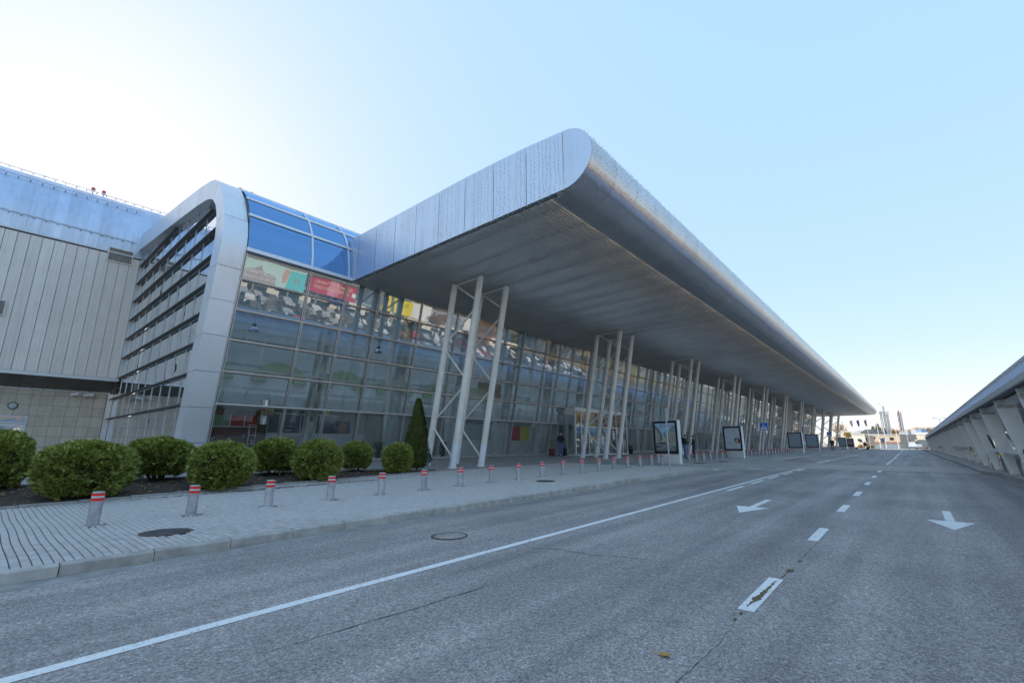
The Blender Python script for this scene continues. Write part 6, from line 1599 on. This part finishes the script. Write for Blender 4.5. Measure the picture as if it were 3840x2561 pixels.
def car_proto(name, label, paint, van=False, **kw):
    b, g, w, w2, L_, W = car_parts(van=van, **kw)
    t = thing(name, label, 'van' if van else 'car', (0, 0, -40)); b.build('body', paint, t); g.build('windows', M['carglass'], t); wm = w.mesh('wheel', M['rubber']); rm = w2.mesh('rim', M['chrome'])
    for sx in (-1, 1):
        for sy in (-1, 1):
            o = inst('wheel', wm, t, (sx * L_ * .30, sy * (W / 2 - .14), .32)); o.rotation_euler = (pi / 2, 0, 0); inst('rim', rm, o)
    zl = .62 if not van else .78
    for sy in (-1, 1):
        m_ = MB(); m_.box(L_ / 2 - .05, L_ / 2 + .012, sy * (W / 2 - .35) - .16, sy * (W / 2 - .35) + .16, zl, zl + .14); m_.build('headlight', M['headlamp'], t)
        m_ = MB(); m_.box(-L_ / 2 - .012, -L_ / 2 + .03, sy * (W / 2 - .25) - .1, sy * (W / 2 - .25) + .1, .7, .88); m_.build('tail_light', M['taillamp'], t)
    m_ = MB(); m_.box(L_ / 2 - .02, L_ / 2 + .014, -.5, .5, .42, .60); m_.build('grille', M['black'], t); m_ = MB(); m_.box(L_ / 2 + .012, L_ / 2 + .024, -.26, .26, .44, .55); m_.build('number_plate', M['white'], t)
    return t
vn = car_proto('delivery_van', 'white van facing the camera at the far end of the road', CP[0], True, L_=5.2, W=1.9, H=2.05); vn.location = (-.15, 174, zr(174) + .02); vn.rotation_euler = (0, 0, -pi / 2)
C0 = [car_proto('parked_car', '', p) for p in CP]
dup(C0[1], (1.1, 181, zr(181) + .02), -pi / 2, 'pale car half hidden behind the white van', 'cars at the far barrier'); dup(C0[3], (2.15, 189, zr(189) + .02), -pi / 2, 'dark car with orange post before it near the walkway end', 'cars at the far barrier')
tt = [0] * 6; rnd = random.Random(5)
for row, x in enumerate((26.5, 31, 34.5, 39, 42.6)):
    for k in range(44):
        y = 12 + k * 2.6
        if rnd.random() < .15: continue
        i = rnd.choice([0, 0, 1, 1, 2, 2, 3, 3, 4, 5]); z = zr(y) + .03 + LOTZ(x); rz = (0 if row % 2 else pi) + rnd.uniform(-.03, .03)
        lb = '%s car parked in the rows behind the covered walkway' % ('white', 'silver', 'black', 'dark grey', 'red', 'blue')[i]
        if not tt[i]: c = C0[i]; c.location = (x, y, z); c.rotation_euler = (0, 0, rz); c['label'] = lb; c['group'] = 'cars in the car park'; tt[i] = 1
        else: dup(C0[i], (x + rnd.uniform(-.2, .2), y, z), rz, lb, 'cars in the car park')

# ------------------------------------------------------------------ billboards and hall opposite (mirrored in the glass)
def billboard(label, y0, y1, z0, z1, col, x=45.0, legs=True):
    t = thing('billboard', label, 'billboard', (x, y0, 0), 0, 'billboards across the car park'); m_ = MB(); m_.box(0, .25, 0, y1 - y0, z0, z1); m_.build('panel', col, t)
    for yy in ((y1 - y0) * .22, (y1 - y0) * .78):
        m_ = MB(); m_.tube((.3, yy, 0), (.3, yy, z0 + .3), .16, 8); m_.build('leg', M['concrete'], t)
    return t
def bb_poly(t, pts, mat, y0, z0, w, h, lay=1):     # u runs to the right for a viewer on the terminal side
    m_ = MB(); m_.add([(-.004 * lay, w * (1 - u), z0 + h * v) for u, v in pts], [tuple(range(len(pts)))]); m_.build('print', mat, t)
mint = flat('billboard_mint', (0.48, 0.68, 0.64)); crim = flat('billboard_crimson', (0.48, 0.015, 0.06)); pink = flat('billboard_pink', (0.66, 0.22, 0.36)); yel = flat('billboard_yellow', (0.80, 0.66, 0.02)); aqua = flat('billboard_aqua', (0.10, 0.58, 0.60))
ty = -pi / 2
t = billboard('mint billboard with skyline and white lettering', 25.1, 36.2, 5.6, 9.4, mint)
bb_poly(t, [(.45, 0), (1, 0), (1, .50), (.8, .62), (.72, .80), (.68, .55), (.5, .5)], flat('print_rooftops', (0.34, 0.30, 0.30)), 0, 5.6, 11.1, 3.8)
bb_poly(t, [(.0, .0), (.28, 0), (.28, .9), (0, .9)], aqua, 0, 5.6, 11.1, 3.8, 2); bb_poly(t, [(.30, .25), (.36, .2), (.40, .6), (.36, .95), (.28, .9)], flat('print_hand', (0.55, 0.36, 0.28)), 0, 5.6, 11.1, 3.8, 3)
put_text('ВІДКРИВАЙ', .85, M['white'], t, (-.03, 3.0, 7.1), (pi / 2, 0, ty)); put_text('НОВИЙ ЛЬВІВ', .75, M['white'], t, (-.03, 3.2, 6.2), (pi / 2, 0, ty)); put_text('П', 1.3, M['redpaint'], t, (-.03, 9.6, 6.6), (pi / 2, 0, ty))
t = billboard('crimson billboard with pale yellow lettering', 36.9, 46.8, 6.1, 9.2, crim)
bb_poly(t, [(.38, 0), (.60, 0), (.60, 1), (.38, 1)], pink, 0, 6.1, 9.9, 3.1); bb_poly(t, [(.0, .3), (.1, .3), (.1, .6), (0, .6)], M['paper'], 0, 6.1, 9.9, 3.1, 2)
put_text('ВІТАЄМО У ЛЬВОВІ', .80, flat('print_pale_yellow', (0.80, 0.70, 0.42)), t, (-.03, 4.9, 8.2), (pi / 2, 0, ty)); put_text('ШОКОЛАДУ СВІТ', .85, flat('print_pale_yellow', (0.80, 0.70, 0.42)), t, (-.03, 4.6, 7.1), (pi / 2, 0, ty))
for i, (a, b) in enumerate(((51.1, 52.6), (53.4, 55.4), (56.1, 56.8), (57.6, 61.2))):
    t = billboard(('narrow yellow billboard first from the left', 'yellow billboard second from the left', 'very narrow yellow billboard strip', 'widest yellow billboard with black letters')[i], a, b, 6.1, 9.4, yel)
    if i != 2: put_text('ТЕХ' if i == 3 else 'П', .9, M['black'], t, (-.03, (b - a) / 2, 8.0), (pi / 2, 0, ty))
h = thing('exhibition_hall', 'pale low hall with arched white lattice front across the car park', 'building', (47, 20, 2.6))
m_ = MB(); m_.box(0, 20, 0, 85, 0, 3.4); m_.build('wall', M['cream'], h); m_ = MB(); m_.box(-.5, 20, 41.5, 47.6, 3.4, 7.0); m_.box(-.5, 20, 58.8, 62, 3.4, 7.0); m_.build('tower_wall', M['white'], h)
m_ = MB()
for k in range(7):
    y = 47.8 + k * 1.6
    for i in range(8): m_.bar((-.6, y + .8 - .8 * cos(pi * i / 8), 5.2 + 1.2 * sin(pi * i / 8)), (-.6, y + .8 - .8 * cos(pi * (i + 1) / 8), 5.2 + 1.2 * sin(pi * (i + 1) / 8)), .1, .1)
    m_.bar((-.6, y, 0), (-.6, y, 6.6), .1, .1)
for z in (3.8, 5.2, 6.6): m_.bar((-.6, 47.8, z), (-.6, 59, z), .1, .1)
m_.build('arched_lattice', M['white'], h)
for k in range(14):
    m_ = MB(); m_.box(-.05, 0, k * 6 + 1, k * 6 + 4.6, .6, 2.2); m_.build('window', M['carglass'], h)
for k in range(8): m_ = MB(); m_.box(-1.0, -.05, k * 10 + 2, k * 10 + 7, 2.4, 2.9); m_.build('awning', (M['redpaint'], M['beige'], M['blue_sign'])[k % 3], h)
ot = thing('orange_kiosk', 'bright orange kiosk among the parked cars', 'kiosk', (46, 84.5, 2.8)); m_ = MB(); m_.box(0, 4, 0, 5, 0, 4.0); m_.build('wall', M['orange'], ot); m_ = MB(); m_.box(-.3, 4.3, -.3, 5.3, 4.0, 4.3); m_.build('roof', M['yellow'], ot); m_ = MB(); m_.box(-.03, 0, 1, 4, 1.2, 2.6); m_.build('window', M['carglass'], ot)
slope = sheet('wooded_slope', lambda y: 46.5, lambda y: 160, 108, 260, lambda x, y: zr(y) + 2.85 + max(0, (x - 48) * .10), plain('dry_grass', (0.26, 0.19, 0.08), .95, 0, .35, .5), 4, 6.0)

# ------------------------------------------------------------------ far end of the road
def building(name, label, loc, rz=0): return thing(name, label, 'building', loc, rz)
zf = .2
a = building('flat_roofed_building', 'long low cream building with flat roof behind the flagpoles', (-10.3, 216, zf), -.35); 
m_ = MB(); m_.box(-7.3, -3.2, 0, 12, 0, 5.1); m_.build('front_block', M['cream'], a); m_ = MB(); m_.box(-3.2, 7.2, .8, 12, 0, 4.8); m_.build('side_block', plain('tan_render', (0.55, 0.46, 0.36), .85), a)
m_ = MB(); m_.box(-7.5, -3.1, -.2, 12.2, 5.1, 5.3); m_.box(-3.1, 7.4, .6, 12.2, 4.8, 5.0); m_.build('parapet', M['white'], a)
for x0, x1, z0, z1, yy in ((-5.0, -4.3, 2.2, 3.2, 0), (-3.5, -2.9, 2.4, 3.8, .8), (-.7, -.4, 3.3, 4.1, .8), (.8, 1.1, 3.3, 4.1, .8), (2.4, 2.7, 3.3, 4.1, .8), (4.2, 5.3, 2.9, 3.9, .8)):
    m_ = MB(); m_.box(x0, x1, yy - .05, yy, z0, z1); w_ = m_.build('window', M['darkgrey'], a); m_ = MB(); m_.box(x0 + .04, x1 - .04, yy - .06, yy - .051, z0 + .04, z1 - .04); m_.build('pane', M['carglass'], w_)
b = building('vaulted_house', 'house with two curved grey roofs above the flat cream building', (-14.5, 232, zf), -.35); m_ = MB(); m_.box(-4.5, 4.2, 0, 9, 0, 5.8); m_.build('wall', plain('grey_render', (0.34, 0.34, 0.35), .85), b)
for x0, x1, hz, mt in ((-4.6, -.6, 1.1, 'greystrip'), (-1.2, 4.6, 1.5, 'darkgrey')):
    m_ = MB(); pr = [(x0 + (x1 - x0) * i / 10, 5.8 + hz * sin(pi * i / 10)) for i in range(11)]; m_.prism(pr, lambda p, q: (p, -.3, q), lambda p, q: (p, 9.2, q)); m_.build('vaulted_roof', M[mt], b)
m_ = MB(); m_.box(1.0, 2.0, -.06, 0, 3.4, 5.0); m_.build('window', M['carglass'], b)
c = building('grey_metal_shed', 'blue grey metal shed below the red striped chimney', (-1.9, 232, zf), -.4); m_ = MB(); m_.box(-1.7, 1.2, 0, 9, 0, 6.2); m_.build('wall', plain('blue_grey_sheet', (0.36, 0.40, 0.47), .6, .2), c); m_ = MB(); m_.box(-1.8, 1.3, -.1, 9.1, 6.2, 6.35); m_.build('roof', M['greystrip'], c)
d = building('pale_stepped_building', 'pale cream stepped building beside the walkway end', (2.0, 226, zf), -.35); m_ = MB(); m_.box(-2.3, -.7, .5, 9, 0, 6.8); m_.build('stair_tower', M['greystrip'], d); m_ = MB(); m_.box(-.7, 6.5, 0, 9, 0, 5.6); m_.build('wall', M['cream'], d)
m_ = MB(); m_.box(-.8, 6.7, -.15, 9.1, 5.0, 5.7); m_.build('roof_band', M['white'], d); m_ = MB(); m_.box(-.5, .9, .3, 5, 5.7, 6.9); m_.build('roof_room', plain('blue_sheet', (0.25, 0.36, 0.58), .5), d)
for k in range(3): m_ = MB(); m_.box(-2.1, -.9, .44, .5, 3.4 + k * .62, 3.75 + k * .62); m_.build('window', M['carglass'], d)
w = building('low_brown_roof_block', 'low white block with brown tiled roof behind the far fence', (-6.8, 212, zf)); m_ = MB(); m_.box(-3.6, 3.3, 0, 3, 0, 1.6); m_.build('wall', M['white'], w); m_ = MB(); m_.add([(-3.7, -.2, 1.6), (3.4, -.2, 1.6), (3.4, 3, 2.4), (-3.7, 3, 2.4)], [(0, 1, 2, 3)]); m_.build('roof', plain('brown_tiles', (0.24, 0.12, 0.09), .8), w)
# lattice chimney tower and striped chimney
s = thing('chimney_tower', 'tall lattice steel tower carrying three bright metal chimneys', 'chimney', (-7.2, 236, zf))
m_ = MB()
cs = [(-1.4, -1.3), (1.4, -1.3), (1.4, 1.3), (-1.4, 1.3)]
for cx_, cy_ in cs: m_.tube((cx_, cy_, 0), (cx_ * .93, cy_, 14.6), .09, 6)
for k in range(10):
    z0, z1 = 1.4 * k + .4, 1.4 * k + 1.8
    for (p, q) in zip(cs, cs[1:] + cs[:1]): m_.bar((p[0], p[1], z0), (q[0], q[1], z1), .06, .06); m_.bar((q[0], q[1], z0), (p[0], p[1], z1), .06, .06); m_.bar((p[0], p[1], z1), (q[0], q[1], z1), .06, .06)
m_.box(-1.7, 1.9, -1.6, 1.6, 13.9, 13.98); m_.build('lattice_frame', M['steel_white'], s)
for x_, r_, h_ in ((-.9, .30, 14.4), (.15, .40, 16.3), (.95, .28, 13.2)): m_ = MB(); m_.tube((x_, 0, 0), (x_, 0, h_), r_, 14); m_.tube((x_, 0, h_), (x_, 0, h_ + .2), r_ * .7, 12); m_.build('flue', M['chrome'], s)
s = thing('striped_chimney', 'chimney group with a red striped middle pipe above the grey shed', 'chimney', (-2.9, 262, zf))
for x_, mt, h_ in ((-.62, 'white', 15.4), (0, 'redpaint', 16.0), (.62, 'white', 15.4)): m_ = MB(); m_.tube((x_, 0, 0), (x_, 0, h_), .29 if mt == 'white' else .2, 12); m_.build('flue', M[mt], s)
for k in range(6): m_ = MB(); m_.box(-.95, .95, -.33, -.27, 3 + k * 2.2, 3.1 + k * 2.2); m_.build('clamp_band', M['greystrip'], s)
m_ = MB(); m_.tube((0, 0, 5), (0, 0, 7.4), .205, 12); m_.build('pale_stripe', M['white'], s)
# flagpoles
for i, (x, h_, c1, c2, lb) in enumerate(((-18.0, 8.9, None, None, 'bare flagpole at the canopy end, left of the flags'), (-14.3, 9.5, 'white', 'jacket_red', 'flagpole with a limp white and red flag'), (-12.5, 9.5, 'navy', 'blue_sign', 'flagpole with a limp dark blue flag'), (-10.55, 9.5, 'blue_sign', 'yellow', 'flagpole with a limp blue and yellow flag'))):
    t = thing('flagpole', lb, 'flagpole', (x, 190, zr(190))); m_ = MB(); m_.tube((0, 0, 0), (0, 0, h_), .07, 8, .04); m_.ball((0, 0, h_), .07, 8, 6); m_.build('pole', M['white'], t)
    if c1:
        for q, mt in ((0, c1), (1, c2)):
            m_ = MB(); vs = []
            for j in range(7):
                z = h_ - .15 - j * .33; 
                for k in range(5): u = (k + q * 4) / 8; vs.append((-.05 - u * .62 * (1 - .45 * j / 6) + .06 * sin(k * 2.6 + j * .6), .10 * cos(k * 2.2 + q), z - u * .35))
            m_.add(vs, [(j * 5 + k, j * 5 + k + 1, j * 5 + k + 6, j * 5 + k + 5) for j in range(6) for k in range(4)], 0, True); m_.build('flag', M[mt], t)
# street lamps
def lamp(label, x, y, h_, arms=((1.1, .5),)):
    t = thing('street_lamp', label, 'street lamp', (x, y, zr(y)), 0, 'street lamps at the far end'); m_ = MB(); m_.tube((0, 0, 0), (0, 0, h_), .10, 8, .06); m_.build('pole', M['steel_white'], t)
    for ax, az in arms:
        m_ = MB(); m_.path([(0, 0, h_), (ax * .3, 0, h_ + az * .8), (ax, 0, h_ + az)], .045, 6); m_.build('arm', M['steel_white'], t); m_ = MB(); m_.box(ax - .05, ax + .55 * (1 if ax > 0 else -1), -.1, .1, h_ + az - .05, h_ + az + .06); m_.build('lamp_head', M['greystrip'], t)
lamp('street lamp with a curved arm right of the lattice chimney tower', -3.6, 195, 8.2); lamp('tall plain lamp post right of the curved arm lamp', -1.1, 195, 7.6, ()); lamp('curved arm street lamp rising before the lattice chimney tower', -8.4, 200, 14.0, ((1.3, .9),)); lamp('twin armed street lamp above the walkway roof', 5.6, 150, 7.1, ((-.65, .35), (.7, .35)))
for x, lb in ((-6.6, 'left slim white mast before the lattice chimney tower'), (-5.5, 'right slim white mast before the lattice chimney tower')):
    t = thing('mast', lb, 'mast', (x, 192, zr(192))); m_ = MB(); m_.tube((0, 0, 0), (0, 0, 9.5), .09, 8, .05); m_.build('pole', M['white'], t); m_ = MB(); m_.lathe([(.2, 0), (.2, .1)], 10); m_.build('base', M['concrete'], t)
t = thing('info_sign', 'round shouldered blue grey sign on a post at the far crossing', 'road sign', (-5.6, 150, zr(150))); m_ = MB(); m_.tube((0, 0, 0), (0, 0, 3), .05, 8); m_.build('post', M['galv'], t); m_ = MB(); m_.box(-.5, .3, -.05, -.02, 1.75, 2.75); m_.build('plate', plain('faded_blue', (0.30, 0.40, 0.55), .5), t)
f = thing('mesh_fence', 'pale mesh fence across the far end of the road', 'fence', (-9.9, 206, zf))
for k in range(8): m_ = MB(); m_.box(k * 1.1, k * 1.1 + .06, -.03, .03, 0, 1.4); m_.build('fence_post', M['white'], f)
m_ = MB()
for k in range(36): m_.box(k * .22, k * .22 + .025, -.01, .01, .1, 1.3)
m_.box(0, 7.9, -.015, .015, .1, .14); m_.box(0, 7.9, -.015, .015, 1.26, 1.3); m_.build('mesh', M['white'], f, kind='stuff')
t = thing('parapet_rail', 'dark blue railing panel right of the last red lightbox', 'railing', (-11.5, 150, zr(150))); m_ = MB(); m_.box(-.5, .5, -.04, .04, 0, .55); m_.build('panel', plain('rail_blue', (0.13, 0.16, 0.24), .6), t); m_ = MB(); m_.box(-.52, .52, -.05, .05, .55, .60); m_.build('top_rail', M['redpaint'], t)
for x, w_, h_, mt, lb in ((-13.6, .9, 1.5, 'leaf_orange', 'orange autumn shrub in front of the cream building'), (-10.9, .8, 1.2, 'leaf_olive', 'green shrub in front of the cream building')):
    t = thing('garden_shrub', lb, 'shrub', (x, 197, zr(197))); m_ = MB(); r2 = random.Random(2)
    for i in range(700):
        a_ = r2.random() * 6.28; u = r2.random(); p = Vector((cos(a_) * w_ * math.sqrt(u), sin(a_) * w_ * math.sqrt(u), h_ * r2.random() * (1 - .6 * u) + .1)); q_ = Vector((r2.uniform(-1, 1), r2.uniform(-1, 1), r2.uniform(-1, 1))) * .12; s_ = Vector((r2.uniform(-1, 1), r2.uniform(-1, 1), r2.uniform(-1, 1))) * .12
        m_.add([p - q_, p - s_, p + q_, p + s_], [(0, 1, 2, 3)])
    m_.build('foliage', M[mt], t)
for x, y, c_, nm, lb in ((2.35, 176, 'orange', 'barrier_post', 'orange barrier post right of the white van'), (2.95, 176, 'jacket_red', 'road_barrier', 'pink red plastic barrier at the walkway end')):
    t = thing(nm, lb, 'barrier', (x, y, zr(y))); m_ = MB(); m_.box(-.17, .17, -.17, .17, 0, 1.0); m_.build('body', M[c_], t); m_ = MB(); m_.box(-.19, .19, -.19, .19, .55, .7); m_.build('band', M['white'], t)
